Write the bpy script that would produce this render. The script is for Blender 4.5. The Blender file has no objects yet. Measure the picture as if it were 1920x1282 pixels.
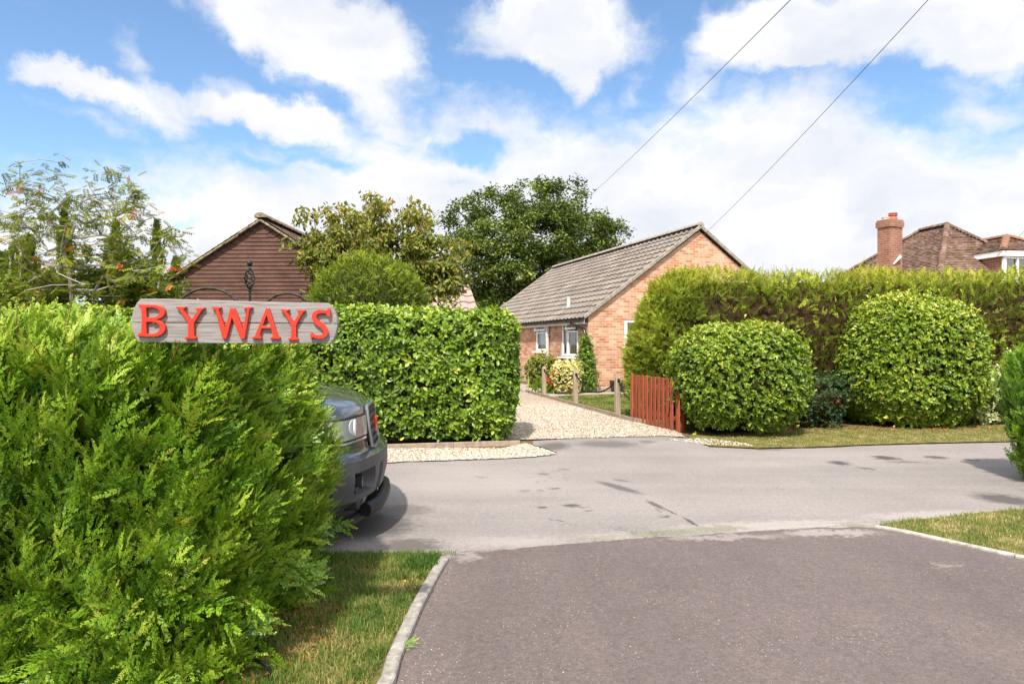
import bpy, bmesh, math, random
import numpy as np
from mathutils import Vector
random.seed(7)
RG = np.random.default_rng(11)
SC = bpy.context.scene
COL = SC.collection
R = math.radians

# ------------------------------------------------------------------ camera, light, exposure
EYE = 1.4; FPX = 1280.0; HOR = 645.0
cd = bpy.data.cameras.new("camera"); cam = bpy.data.objects.new("camera", cd); COL.objects.link(cam)
cam.location = (0, 0, EYE); cam.rotation_euler = (R(90), 0, 0)
cd.sensor_width = 36; cd.lens = 24; cd.shift_y = 4/1920; cd.clip_start = 0.05; cd.clip_end = 3000
SC.camera = cam
SUN_EL, SUN_AZ = 53.0, 193.0           # azimuth clockwise from the view axis (+Y)
sd = bpy.data.lights.new("sun", 'SUN'); sun = bpy.data.objects.new("sun", sd); COL.objects.link(sun)
sd.energy = 4.9; sd.angle = R(1.5); sd.color = (1.0, 0.92, 0.80)
sv = Vector((math.sin(R(SUN_AZ))*math.cos(R(SUN_EL)), math.cos(R(SUN_AZ))*math.cos(R(SUN_EL)), math.sin(R(SUN_EL))))
sun.rotation_euler = (-sv).to_track_quat('-Z', 'Y').to_euler(); sun.location = (-6, -8, 14)
SC.view_settings.view_transform = 'Standard'; SC.view_settings.look = 'None'
SC.view_settings.exposure = 0.64; SC.view_settings.gamma = 1.0
SC.render.engine = 'CYCLES'
SC.cycles.max_bounces = 6; SC.cycles.transparent_max_bounces = 6

# ------------------------------------------------------------------ node helpers
def nd(nt, typ, ins=None, **props):
    n = nt.nodes.new(typ)
    for k, v in props.items(): setattr(n, k, v)
    for k, v in (ins or {}).items():
        s = n.inputs[k]
        if hasattr(v, 'is_output') or isinstance(v, bpy.types.NodeSocket): nt.links.new(v, s)
        else:
            if isinstance(v, (tuple, list)) and len(v) == 3 and s.type == 'RGBA': v = (*v, 1)
            s.default_value = v
    return n
def mth(nt, op, a, b=0.0, c=None, clamp=False):
    ins = {0: a, 1: b}
    if c is not None: ins[2] = c
    return nd(nt, 'ShaderNodeMath', ins, operation=op, use_clamp=clamp).outputs[0]
def mix(nt, f, a, b, blend='MIX'):
    n = nd(nt, 'ShaderNodeMix', {0: f, 6: a, 7: b}, data_type='RGBA', blend_type=blend)
    return n.outputs[2]
def noise(nt, vec, scale, detail=3, rough=.55, dist=0, out=0):
    return nd(nt, 'ShaderNodeTexNoise', {'Vector': vec, 'Scale': scale, 'Detail': detail, 'Roughness': rough, 'Distortion': dist}).outputs[out]
def ramp(nt, f, stops, interp='LINEAR'):
    n = nd(nt, 'ShaderNodeValToRGB', {0: f}); e = n.color_ramp.elements; n.color_ramp.interpolation = interp
    while len(e) < len(stops): e.new(.5)
    for i, (p, c) in enumerate(stops):
        e[i].position = p; e[i].color = (*c, 1) if len(c) == 3 else c
    return n.outputs[0]
def sstep(nt, x, lo, hi):
    return nd(nt, 'ShaderNodeMapRange', {0: x, 1: lo, 2: hi, 3: 0., 4: 1.}, interpolation_type='SMOOTHSTEP').outputs[0]
def new_mat(name):
    m = bpy.data.materials.new(name); m.use_nodes = True; nt = m.node_tree; nt.nodes.clear()
    return m, nt
def finish(nt, col, rough=.8, spec=.3, metal=0., bump=None, bstr=.3, bdist=.01, **kw):
    ins = {'Base Color': col, 'Roughness': rough, 'Specular IOR Level': spec, 'Metallic': metal}
    ins.update(kw)
    p = nd(nt, 'ShaderNodeBsdfPrincipled', ins)
    if bump is not None:
        b = nd(nt, 'ShaderNodeBump', {'Height': bump, 'Strength': bstr, 'Distance': bdist}); nt.links.new(b.outputs[0], p.inputs['Normal'])
    o = nd(nt, 'ShaderNodeOutputMaterial', {0: p.outputs[0]})
    return p
def objco(nt): return nd(nt, 'ShaderNodeTexCoord').outputs['Object']
def geopos(nt): return nd(nt, 'ShaderNodeNewGeometry').outputs['Position']
def uvco(nt): return nd(nt, 'ShaderNodeTexCoord').outputs['UV']
def plain(name, col, rough=.7, spec=.3, metal=0., var=.15, scale=6., bstr=.15, **kw):
    m, nt = new_mat(name); c = objco(nt); f = noise(nt, c, scale, 5, .65)
    lo = tuple(x*(1-var*1.6) for x in col); hi = tuple(min(1, x*(1+var)) for x in col)
    finish(nt, ramp(nt, f, [(.3, lo), (.7, hi)]), rough, spec, metal, noise(nt, c, scale*8, 3), bstr, .004, **kw)
    return m

# ------------------------------------------------------------------ world: Nishita sky with clouds placed by direction
def az_el(x, y):
    a = math.atan((x-960)/FPX); return a, math.atan((HOR-y)/FPX*math.cos(a))
w = bpy.data.worlds.new("World"); SC.world = w; w.use_nodes = True; nt = w.node_tree; nt.nodes.clear()
SKY_STR = 0.12
sky = nd(nt, 'ShaderNodeTexSky', sky_type='NISHITA', sun_disc=False, sun_elevation=R(SUN_EL), sun_rotation=R(SUN_AZ), altitude=50, air_density=1.0, dust_density=.6, ozone_density=2.2)
gen = nd(nt, 'ShaderNodeTexCoord').outputs['Generated']
sx = nd(nt, 'ShaderNodeSeparateXYZ', {0: gen})
az = mth(nt, 'ARCTAN2', sx.outputs[0], sx.outputs[1]); el = mth(nt, 'ARCSINE', sx.outputs[2])
ae = nd(nt, 'ShaderNodeCombineXYZ', {0: az, 1: el, 2: 0.}).outputs[0]
n1 = nd(nt, 'ShaderNodeTexNoise', {'Vector': ae, 'Scale': 7., 'Detail': 7, 'Roughness': .6})
off = nd(nt, 'ShaderNodeVectorMath', {0: n1.outputs['Color'], 1: (.5, .5, .5)}, operation='SUBTRACT').outputs[0]
off = nd(nt, 'ShaderNodeVectorMath', {0: off, 1: (.16, .13, 0)}, operation='MULTIPLY').outputs[0]
aed = nd(nt, 'ShaderNodeVectorMath', {0: ae, 1: off}, operation='ADD').outputs[0]
BLOBS = [  # photo px centre, radii px, tilt, weight
 (460,10,190,60,14,1.0),(590,70,150,75,25,1.1),(690,100,120,70,18,1.1),(640,20,150,60,10,1.0),
 (140,150,80,24,8,.75),(240,182,140,27,12,.75),(380,182,120,27,5,.72),(490,195,110,38,20,.95),(590,240,110,36,22,.9),(330,235,60,20,20,.35),
 (960,30,110,60,-10,.9),(1100,45,140,75,5,1.15),(1080,85,90,40,10,.8),(1085,158,36,32,0,.75),
 (1430,20,110,42,-12,.8),(1560,35,230,60,-5,1.1),(1720,40,190,60,0,1.1),(1850,65,100,50,0,.8),(1480,105,140,38,8,.85),
 (240,95,50,30,60,.45),(1200,170,30,40,20,.45),(1300,165,50,45,10,.5),(200,225,90,18,5,.4),(1860,195,90,40,-5,.65),
 (740,230,90,45,5,.9),(880,180,90,25,5,.35),(1760,160,60,20,0,.3)]
acc = None
for (x, y, rx, ry, tilt, wt) in BLOBS:
    a, e = az_el(x, y)
    mp = nd(nt, 'ShaderNodeMapping', {'Vector': aed, 'Location': (a, e, 0), 'Rotation': (0, 0, R(-tilt)), 'Scale': (1.25*rx/FPX, 1.3*ry/FPX, 1)}, vector_type='TEXTURE')
    ln = nd(nt, 'ShaderNodeVectorMath', {0: mp.outputs[0]}, operation='LENGTH').outputs['Value']
    v = mth(nt, 'MULTIPLY', mth(nt, 'SUBTRACT', 1.0, ln, clamp=True), wt)
    acc = v if acc is None else mth(nt, 'ADD', acc, v)
# the low bank: its upper edge as a function of azimuth
EDGE = [(-300,330),(0,338),(120,330),(250,318),(420,292),(560,300),(640,275),(720,215),(790,225),(850,205),(1000,212),(1150,222),(1280,190),(1450,155),(1550,160),(1640,205),(1760,222),(1900,215),(2200,190)]
a0, a1 = -1.0, 1.0
fc = nd(nt, 'ShaderNodeFloatCurve', {1: nd(nt, 'ShaderNodeMapRange', {0: az, 1: a0, 2: a1, 3: 0., 4: 1.}).outputs[0]})
cv = fc.mapping.curves[0]
pts = []
for (x, y) in EDGE:
    a, e = az_el(x, y); pts.append(((a-a0)/(a1-a0), e/.6))
cv.points[0].location = (0, pts[0][1]); cv.points[1].location = (1, pts[-1][1])
for p in pts: cv.points.new(*p)
fc.mapping.update()
bank_e = mth(nt, 'MULTIPLY', fc.outputs[0], .6)
eld = nd(nt, 'ShaderNodeSeparateXYZ', {0: aed}).outputs[1]
bank = mth(nt, 'ADD', mth(nt, 'MULTIPLY', mth(nt, 'SUBTRACT', bank_e, eld), 7.), .34)
bank = mth(nt, 'MINIMUM', mth(nt, 'MAXIMUM', bank, 0.), 1.0)
# small blue windows in the bank
for (x, y, rx, ry, wt) in [(885,290,75,26,.75),(500,322,60,16,.3),(640,310,60,14,.3),(350,412,40,16,.45),(850,345,60,16,.35),(1750,215,80,18,.3)]:
    a, e = az_el(x, y)
    mp = nd(nt, 'ShaderNodeMapping', {'Vector': aed, 'Location': (a, e, 0), 'Scale': (1.3*rx/FPX, 1.3*ry/FPX, 1)}, vector_type='TEXTURE')
    ln = nd(nt, 'ShaderNodeVectorMath', {0: mp.outputs[0]}, operation='LENGTH').outputs['Value']
    bank = mth(nt, 'SUBTRACT', bank, mth(nt, 'MULTIPLY', mth(nt, 'SUBTRACT', 1.0, ln, clamp=True), wt*1.4))
acc = mth(nt, 'MAXIMUM', acc, bank)
# clouds of the rest of the sky (behind and overhead)
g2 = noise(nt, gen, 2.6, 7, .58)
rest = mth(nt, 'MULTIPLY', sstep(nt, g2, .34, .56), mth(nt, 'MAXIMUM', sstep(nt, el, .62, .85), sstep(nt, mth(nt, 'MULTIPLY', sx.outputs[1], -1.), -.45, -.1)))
fb = noise(nt, nd(nt, 'ShaderNodeVectorMath', {0: ae, 1: (1., 1.7, 1.)}, operation='MULTIPLY').outputs[0], 9., 9, .62)
fb2 = noise(nt, nd(nt, 'ShaderNodeVectorMath', {0: aed, 1: (1., 1.5, 1.)}, operation='MULTIPLY').outputs[0], 30., 6, .6)
m0 = mth(nt, 'ADD', acc, mth(nt, 'MULTIPLY', mth(nt, 'SUBTRACT', fb, .5), .95))
m0 = mth(nt, 'ADD', m0, mth(nt, 'MULTIPLY', mth(nt, 'SUBTRACT', fb2, .5), .42))
mask = mth(nt, 'MAXIMUM', sstep(nt, m0, .06, .80), rest)
shade = noise(nt, nd(nt, 'ShaderNodeVectorMath', {0: aed, 1: (1., 1.8, 1.)}, operation='MULTIPLY').outputs[0], 5.5, 6, .55)
K = 1/SKY_STR/1.48
ccol = ramp(nt, shade, [(.30, (.76*K, .80*K, .89*K)), (.47, (.88*K, .90*K, .95*K)), (.62, (1.02*K, 1.02*K, 1.02*K))])
skc = mix(nt, 1.0, sky.outputs[0], (1.0, 1.13, 1.19), 'MULTIPLY')
cfill = mix(nt, 1., ccol, (2.3, 2.25, 2.15), 'MULTIPLY')     # unseen clouds behind and overhead, boosted as added ambient fill
ccol = mix(nt, sstep(nt, rest, 0., .6), ccol, cfill)
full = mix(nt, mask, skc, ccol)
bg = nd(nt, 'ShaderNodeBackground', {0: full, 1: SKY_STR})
nd(nt, 'ShaderNodeOutputWorld', {0: bg.outputs[0]})

# ------------------------------------------------------------------ geometry helpers
def shade(me, smooth=False, ang=.62):
    """flat faces for foliage; elsewhere smooth with sharp edges wherever the surface turns a corner"""
    n = len(me.polygons)
    if n > 30000: me.polygons.foreach_set('use_smooth', np.zeros(n, bool)); return
    me.polygons.foreach_set('use_smooth', np.ones(n, bool))
    if smooth: return
    bm = bmesh.new(); bm.from_mesh(me)
    for e in bm.edges: e.smooth = len(e.link_faces) == 2 and e.calc_face_angle(3.) < ang
    bm.to_mesh(me); bm.free()
class G:
    """collects vertices, faces, a per-vertex tone value and uvs; links them as ONE mesh object"""
    def __init__(s): s.v = []; s.f = []; s.t = []; s.uv = []; s.n = 0; s.hasuv = False
    def add(s, v, faces, tone=0.5, uv=None):
        v = np.asarray(v, float).reshape(-1, 3); k = len(v)
        s.v.append(v); s.t.append(np.full(k, tone, float) if np.isscalar(tone) else np.asarray(tone, float))
        if uv is not None: s.hasuv = True; s.uv.append(np.asarray(uv, float).reshape(-1, 2))
        else: s.uv.append(np.zeros((k, 2)))
        if isinstance(faces, np.ndarray): s.f.append(faces + s.n)
        else:
            by = {}
            for f in faces: by.setdefault(len(f), []).append(f)
            for q in by.values(): s.f.append(np.array(q, int) + s.n)
        s.n += k
        return s
    def mesh(s, name, mat, org=(0, 0, 0), smooth=False):
        me = bpy.data.meshes.new(name)
        v = np.concatenate(s.v) - np.array(org, float); t = np.concatenate(s.t)
        loops = np.concatenate([f.ravel() for f in s.f]).astype(np.int32)
        sizes = np.concatenate([np.full(len(f), f.shape[1]) for f in s.f]).astype(np.int32)
        starts = np.concatenate([[0], np.cumsum(sizes)[:-1]]).astype(np.int32)
        me.vertices.add(len(v)); me.vertices.foreach_set('co', v.astype(np.float32).ravel())
        me.loops.add(len(loops)); me.loops.foreach_set('vertex_index', loops)
        me.polygons.add(len(sizes)); me.polygons.foreach_set('loop_start', starts)
        a = me.attributes.new('tone', 'FLOAT', 'POINT'); a.data.foreach_set('value', t.astype(np.float32))
        if s.hasuv:
            u = np.concatenate(s.uv)[loops]; l = me.uv_layers.new(name='UVMap'); l.data.foreach_set('uv', u.astype(np.float32).ravel())
        me.update(calc_edges=True); me.validate(); shade(me, smooth)
        if mat: me.materials.append(mat)
        return me
def world_org(o):
    p = Vector((0, 0, 0))
    while o is not None: p += o.location; o = o.parent
    return p
def obj(name, g, mat, parent=None, loc=None, smooth=False, **tags):
    org = Vector(loc) if loc is not None else (world_org(parent) if parent else Vector((0, 0, 0)))
    me = g.mesh(name, mat, org, smooth)
    o = bpy.data.objects.new(name, me); COL.objects.link(o)
    if parent: o.parent = parent; o.location = org - world_org(parent)
    else: o.location = org
    for k, v in tags.items(): o[k] = v
    return o
def thing(name, label, cat, loc, group=None):
    o = bpy.data.objects.new(name, None); COL.objects.link(o); o.location = loc; o.empty_display_size = .2
    o['label'] = label; o['category'] = cat
    if group: o['group'] = group
    return o
def tag(o, label, cat, group=None, kind=None):
    o['label'] = label; o['category'] = cat
    if group: o['group'] = group
    if kind: o['kind'] = kind
    return o
def structure(name, g, mat, smooth=False):
    o = obj(name, g, mat, smooth=smooth); o['kind'] = 'structure'; return o
def stuff(name, g, mat, label, cat):
    o = obj(name, g, mat); o['kind'] = 'stuff'; o['label'] = label; o['category'] = cat; return o

def nrm(a): a = np.asarray(a, float); return a/np.maximum(np.linalg.norm(a, axis=-1, keepdims=True), 1e-9)
def gp(x, y, z=0.0): d = FPX*(EYE-z)/(y-HOR); return ((x-960)/FPX*d, d, z)
def pp(x, y, d): return np.array(((x-960)/FPX*d, d, EYE+(HOR-y)/FPX*d))
def box(g, c, size, ax=None, tone=.5, bev=0.0):
    """box centred at c with full sizes; ax = 3x3 rows of local axes; bevelled edges by a chamfer when bev>0"""
    ax = np.eye(3) if ax is None else np.asarray(ax, float); h = np.array(size, float)/2
    if bev <= 0:
        q = np.array([(x, y, z) for x in (-1, 1) for y in (-1, 1) for z in (-1, 1)], float)*h
        g.add(np.asarray(c)+q@ax, [(0, 1, 3, 2), (4, 6, 7, 5), (0, 4, 5, 1), (2, 3, 7, 6), (0, 2, 6, 4), (1, 5, 7, 3)], tone)
    else:
        b = min(bev, *(h*.49)); vs = []; idx = {}
        for sx_ in (-1, 1):
            for sy in (-1, 1):
                for sz in (-1, 1):
                    for k in range(3):
                        p = np.array((sx_, sy, sz), float)*(h-b); p[k] += (sx_, sy, sz)[k]*b
                        idx[(sx_, sy, sz, k)] = len(vs); vs.append(p)
        F = []
        for k in range(3):
            i, j = [(1, 2), (0, 2), (0, 1)][k]
            for s_ in (-1, 1):
                q = []
                for (a_, b_) in ((-1, -1), (1, -1), (1, 1), (-1, 1)):
                    t = [0, 0, 0]; t[k] = s_; t[i] = a_; t[j] = b_; q.append(idx[(*t, k)])
                F.append(tuple(q))
        for k in range(3):
            i, j = [(1, 2), (0, 2), (0, 1)][k]
            for a_ in (-1, 1):
                for b_ in (-1, 1):
                    q = []
                    for s_ in (-1, 1):
                        t = [0, 0, 0]; t[k] = s_; t[i] = a_; t[j] = b_
                        q.append((idx[(*t, i)], idx[(*t, j)]))
                    F.append((q[0][0], q[0][1], q[1][1], q[1][0]))
        for sx_ in (-1, 1):
            for sy in (-1, 1):
                for sz in (-1, 1): F.append(tuple(idx[(sx_, sy, sz, k)] for k in range(3)))
        g.add(np.asarray(c)+np.array(vs)@ax, F, tone)
    return g
def axes_yaw(d):
    d = np.array([d[0], d[1], 0.]); d /= np.linalg.norm(d); return np.array([d, [-d[1], d[0], 0], [0, 0, 1]])
def tube(g, pts, rad, sides=6, tone=.5, caps=True):
    P = np.asarray(pts, float); n = len(P); rad = np.full(n, rad, float) if np.isscalar(rad) else np.asarray(rad, float)
    T = nrm(np.gradient(P, axis=0)); up = np.array((0, 0, 1.)) if abs(T[0][2]) < .9 else np.array((1., 0, 0))
    X = nrm(np.cross(up, T[0])); V = []
    for i in range(n):
        X = nrm(X - T[i]*np.dot(X, T[i])); Y = np.cross(T[i], X)
        for k in range(sides):
            a = 2*math.pi*k/sides; V.append(P[i]+rad[i]*(math.cos(a)*X+math.sin(a)*Y))
    F = [(i*sides+k, i*sides+(k+1) % sides, (i+1)*sides+(k+1) % sides, (i+1)*sides+k) for i in range(n-1) for k in range(sides)]
    g.add(V, F, tone)
    if caps:
        g.add(V[:sides], [tuple(range(sides))], tone); g.add(V[-sides:], [tuple(range(sides))], tone)
    return g
def lathe(g, c, prof, sides=16, tone=.5, ax=None):
    V = []; n = len(prof)
    for (r, z) in prof:
        for k in range(sides):
            a = 2*math.pi*k/sides; V.append((r*math.cos(a), r*math.sin(a), z))
    V = np.array(V)
    if ax is not None: V = V@np.asarray(ax)
    F = [(i*sides+k, i*sides+(k+1) % sides, (i+1)*sides+(k+1) % sides, (i+1)*sides+k) for i in range(n-1) for k in range(sides)]
    F += [tuple(range(sides)), tuple(range((n-1)*sides, n*sides))]
    g.add(V+np.asarray(c), F, tone); return g
def inst(g, pv, pf, pos, X, Y, Z, s, tone, ptone=None):
    """many copies of a small leaf shape baked into one foliage mesh"""
    pv = np.asarray(pv, float); n = len(pos); m = len(pv); s = np.broadcast_to(np.asarray(s, float), (n,))
    V = pos[:, None, :] + s[:, None, None]*(pv[None, :, 0, None]*X[:, None, :]+pv[None, :, 1, None]*Y[:, None, :]+pv[None, :, 2, None]*Z[:, None, :])
    T = np.broadcast_to(np.asarray(tone, float), (n,))[:, None] + (np.zeros(m) if ptone is None else np.asarray(ptone))[None, :]
    by = {}
    for f in pf: by.setdefault(len(f), []).append(f)
    base = (np.arange(n)*m)[:, None, None]
    first = True; n0 = g.n
    g.v.append(V.reshape(-1, 3)); g.t.append(np.clip(T, 0, 1).ravel()); g.uv.append(np.zeros((n*m, 2))); g.n += n*m
    for q in by.values():
        q = np.array(q, int); g.f.append((base+q[None]).reshape(-1, q.shape[1])+n0)
def frames(Y, hint):
    Y = nrm(Y); X = nrm(np.cross(Y, hint)); Z = np.cross(X, Y); return X, Y, Z
def rnd(n): return nrm(RG.normal(size=(n, 3)))
_LW = [(np.array(k), p, a) for k, p, a in [((3.1, 1.7, 2.3), .3, 1.), ((-2.2, 3.4, 1.1), 1.9, .9), ((5.3, -2.9, 4.1), .7, .6), ((1.2, 6.1, -5.2), 2.5, .5), ((9.1, 7.3, 3.7), 4.0, .35), ((-8.2, 10.3, 9.9), 1.0, .3)]]
def lump(p, k=1.0):
    r = np.zeros(len(p))
    for kk, ph, a in _LW: r += a*np.sin(p@kk*k+ph)
    return r/3.65

# rounded-box surface used by the clipped hedges
def rproj(q, h, r):
    inn = np.clip(q, -(h-r), (h-r)); d = q-inn; n = nrm(d); return inn+n*r, n
def rbox_points(n, c, h, r, yaw=0., cull=True, bottom=False):
    h = np.array(h, float); ar = np.array([h[1]*h[2], h[0]*h[2], h[0]*h[1]])
    pr = np.array([ar[0], ar[0], ar[1], ar[1], ar[2] if bottom else 0, ar[2]]); pr /= pr.sum()
    f = RG.choice(6, n, p=pr); q = RG.uniform(-1, 1, (n, 3))*h
    for k in range(6): q[f == k, k//2] = (1 if k % 2 else -1)*h[k//2]
    p, nn = rproj(q, h, r)
    cy, sy = math.cos(yaw), math.sin(yaw); M = np.array([[cy, sy, 0], [-sy, cy, 0], [0, 0, 1]])
    P = p@M+np.array(c); N = nn@M
    if cull:
        vw = nrm(np.array((0, 0, EYE))-P); d = (vw*N).sum(1)
        keep = (d > -.35) | (RG.random(n) < .2); P = P[keep]; N = N[keep]
    return P, N
def rbox_core(c, h, r, yaw=0., k=14):
    g = G(); h = np.array(h, float); t = np.linspace(-1, 1, k); A, B = np.meshgrid(t, t, indexing='ij')
    cy, sy = math.cos(yaw), math.sin(yaw); M = np.array([[cy, sy, 0], [-sy, cy, 0], [0, 0, 1]])
    I = np.arange(k*k).reshape(k, k); F = np.stack([I[:-1, :-1], I[1:, :-1], I[1:, 1:], I[:-1, 1:]], -1).reshape(-1, 4)
    for a in range(3):
        for s in (-1, 1):
            q = np.zeros((k*k, 3)); i, j = [(1, 2), (0, 2), (0, 1)][a]
            q[:, a] = s; q[:, i] = A.ravel(); q[:, j] = B.ravel(); q *= h
            p, _ = rproj(q, h, r); g.add(p@M+np.array(c), F.copy(), .5)
    return g
def ell_points(n, c, rad, cull=True, zmin=-.9):
    u = rnd(n*2); u = u[u[:, 2] > zmin][:n]
    P = u*np.array(rad)+np.array(c); N = nrm(u/np.array(rad))
    if cull:
        vw = nrm(np.array((0, 0, EYE))-P); keep = ((vw*N).sum(1) > -.35) | (RG.random(len(P)) < .2); P = P[keep]; N = N[keep]
    return P, N
def ell_core(c, rad, k=20):
    g = G(); V = []
    for i in range(k+1):
        for j in range(2*k):
            a = math.pi*i/k; b = math.pi*j/k; V.append((math.sin(a)*math.cos(b), math.sin(a)*math.sin(b), math.cos(a)))
    F = [(i*2*k+j, i*2*k+(j+1) % (2*k), (i+1)*2*k+(j+1) % (2*k), (i+1)*2*k+j) for i in range(k) for j in range(2*k)]
    g.add(np.array(V)*np.array(rad)+np.array(c), F); return g

# ------------------------------------------------------------------ foliage materials and leaf shapes
def leaf_mat(name, stops, trans=.3, rough=.5, spec=.35, patch=None, pscale=1.2, tint=(1.25, 1.15, .5)):
    m, nt = new_mat(name)
    t = nd(nt, 'ShaderNodeAttribute', attribute_name='tone').outputs['Fac']
    c = ramp(nt, t, stops); gpz = geopos(nt)
    f = noise(nt, gpz, pscale, 3, .6)
    c = mix(nt, sstep(nt, f, .35, .7), c, mix(nt, 1., c, patch or (.75, .85, .7), 'MULTIPLY'))
    p = nd(nt, 'ShaderNodeBsdfPrincipled', {'Base Color': c, 'Roughness': rough, 'Specular IOR Level': spec})
    tr = nd(nt, 'ShaderNodeBsdfTranslucent', {0: mix(nt, 1., c, tint, 'MULTIPLY')})
    ms = nd(nt, 'ShaderNodeMixShader', {0: trans, 1: p.outputs[0], 2: tr.outputs[0]})
    nd(nt, 'ShaderNodeOutputMaterial', {0: ms.outputs[0]})
    return m
LEAF_V = np.array([(0, 0, 0), (-.14, .26, .05), (-.23, .60, .06), (-.13, .90, -.03), (.13, .90, -.03), (.23, .60, .06), (.14, .26, .05), (0, .28, 0), (0, .62, -.01), (0, 1, -.10)])
LEAF_F = [(0, 7, 1), (7, 8, 2, 1), (8, 9, 3, 2), (0, 6, 7), (7, 6, 5, 8), (8, 5, 4, 9)]
SMALL_V = np.array([(0, 0, 0), (-.20, .28, .06), (-.25, .66, .07), (0, 1, -.05), (.25, .66, .07), (.20, .28, .06)])
SMALL_F = [(0, 3, 2, 1), (0, 5, 4, 3)]
QUAD_V = np.array([(0, 0, 0), (-.34, .5, .1), (0, 1, 0), (.34, .5, .1)]); QUAD_F = [(0, 3, 2, 1)]
def frond(L=1., pairs=8, sub=4, seed=0, w=.035, wide=.36):
    """a flat feathery conifer spray: axis, side shoots, scale-leaf blades"""
    r = random.Random(seed); V = []; F = []; T = []
    def blade(p, d, ln, wd, tone):
        d = np.array(d)/np.linalg.norm(d); s = np.array((-d[1], d[0], 0))*wd/2; n0 = len(V); p = np.array(p)
        V.extend([p, p+d*ln*.45+s, p+d*ln, p+d*ln*.45-s]); F.append((n0, n0+1, n0+2, n0+3)); tone += r.uniform(-.09, .09); T.extend([tone-.14, tone, tone+.2, tone])
    bend = r.uniform(-.12, .12)
    def axis(t): return np.array((bend*t*t, t, -.16*t*t))*L
    for i in range(4):
        a, b = axis(i/4), axis((i+1.15)/4); blade(a, b-a, np.linalg.norm(b-a), w*.7*L, -.1)
    for i in range(pairs):
        t = .1+.86*i/(pairs-1)
        ln = L*wide*(math.sin(min(1, t*1.5+.12)*math.pi*.62)*(1-t*.72)+.06)
        for sgn in (-1, 1):
            if r.random() < .08: continue
            an = R(r.uniform(34, 50)); d = np.array((sgn*math.sin(an), math.cos(an), r.uniform(-.18, .1)))
            p = axis(t+r.uniform(-.03, .03)); l2 = ln*r.uniform(.8, 1.2)
            blade(p, d, l2, w*L, .02+.1*t)
            ns = max(1, int(round(sub*l2/(L*wide))))
            for k in range(ns):
                tt = .22+.68*k/max(1, ns)
                for s2 in (-1, 1):
                    an2 = an*sgn+s2*R(r.uniform(32, 48)); d2 = (math.sin(an2), math.cos(an2), r.uniform(-.2, .1))
                    blade(p+d*l2*tt, d2, l2*.42*(1-tt*.45)*r.uniform(.8, 1.2), w*.8*L, .05+.12*t)
    return np.array(V), F, np.array(T)
FROND = [frond(1, 9, 3, s, .052, .40) for s in range(6)]
def compound(seed):
    # a whole shoot: leader with flat side sprays getting shorter towards the tip
    r = random.Random(100+seed); V = []; F = []; T = []; n0 = 0
    def put(pv, pf, pt, p, ang, s, dz, dt):
        nonlocal n0
        c_, s_ = math.cos(ang), math.sin(ang); q = pv*s; roll = r.uniform(-.5, .5)
        q = np.c_[q[:, 0]*math.cos(roll)-q[:, 2]*math.sin(roll), q[:, 1], q[:, 0]*math.sin(roll)+q[:, 2]*math.cos(roll)]
        q = np.c_[q[:, 0]*c_+q[:, 1]*s_, -q[:, 0]*s_+q[:, 1]*c_, q[:, 2]+dz*q[:, 1]]+np.array(p)
        V.append(q); F.extend([tuple(i+n0 for i in f) for f in pf]); T.append(pt+dt+r.uniform(-.14, .14)); n0 += len(q)
    b = r.uniform(-.15, .15)
    for i in range(7):
        t = .04+.72*i/6; sg = 1 if i % 2 else -1; pv, pf, pt = frond(1, 10, 0, 300+seed*20+i, .062, .27)
        put(pv, pf, pt, (b*t*t, t, -.12*t*t), sg*R(r.uniform(20, 36)), (.56-.22*t)*r.uniform(.8, 1.15), r.uniform(-.25, .1), -.14+.22*t)
    pv, pf, pt = frond(1, 10, 0, 290+seed, .062, .27); put(pv, pf, pt, (b*.6, .74, -.08), 0, .44, -.1, .08)
    return np.concatenate(V), F, np.concatenate(T)
SPRAY = [compound(s) for s in range(6)]
FROND_M = [frond(1, 6, 2, 20+s, .06, .4) for s in range(5)]
FROND_S = [frond(1, 5, 0, 40+s, .10, .42) for s in range(5)]
def cover_fronds(g, P, N, size, tone, protos, up=.45, out=.8, jit=.45, depth=.05, lean=(0, 0, 0)):
    n = len(P); which = RG.integers(0, len(protos), n)
    D = nrm(N*out+np.outer(np.broadcast_to(np.asarray(up, float), (n,)), (0, 0, 1.))+np.array(lean)+RG.normal(size=(n, 3))*jit)
    X, Y, Z = frames(D, rnd(n)+N*1.3)
    S = size*RG.uniform(.65, 1.25, n); pos = P-Y*S[:, None]*.55+N*RG.normal(0, depth, n)[:, None]
    for k, (pv, pf, pt) in enumerate(protos):
        i = which == k
        if i.any(): inst(g, pv, pf, pos[i], X[i], Y[i], Z[i], S[i], tone[i], pt)
def cover_rosettes(g, P, N, size, tone, per=6, depth=.05, pv=LEAF_V, pf=LEAF_F, up=.45, spread=(35, 80)):
    n = len(P); D = nrm(N+np.array((0, 0, up))+RG.normal(size=(n, 3))*.35); ref = rnd(n)
    A, _, _ = frames(D, ref); B = np.cross(D, A)
    base = P+N*RG.normal(0, depth, n)[:, None]
    for k in range(per):
        a = 2*math.pi*(k/per)+RG.uniform(-.4, .4, n); th = np.radians(RG.uniform(spread[0], spread[1], n))
        rad = A*np.cos(a)[:, None]+B*np.sin(a)[:, None]
        Yd = D*np.cos(th)[:, None]+rad*np.sin(th)[:, None]; hint = D*np.sin(th)[:, None]-rad*np.cos(th)[:, None]+RG.normal(size=(n, 3))*.25
        X, Y, Z = frames(Yd, hint); S = size*RG.uniform(.55, 1.28, n)
        inst(g, pv, pf, base-D*(RG.uniform(0, .5, n)*size)[:, None], X, Y, Z, S, np.clip(tone+RG.normal(0, .1, n), 0, 1))
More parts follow.
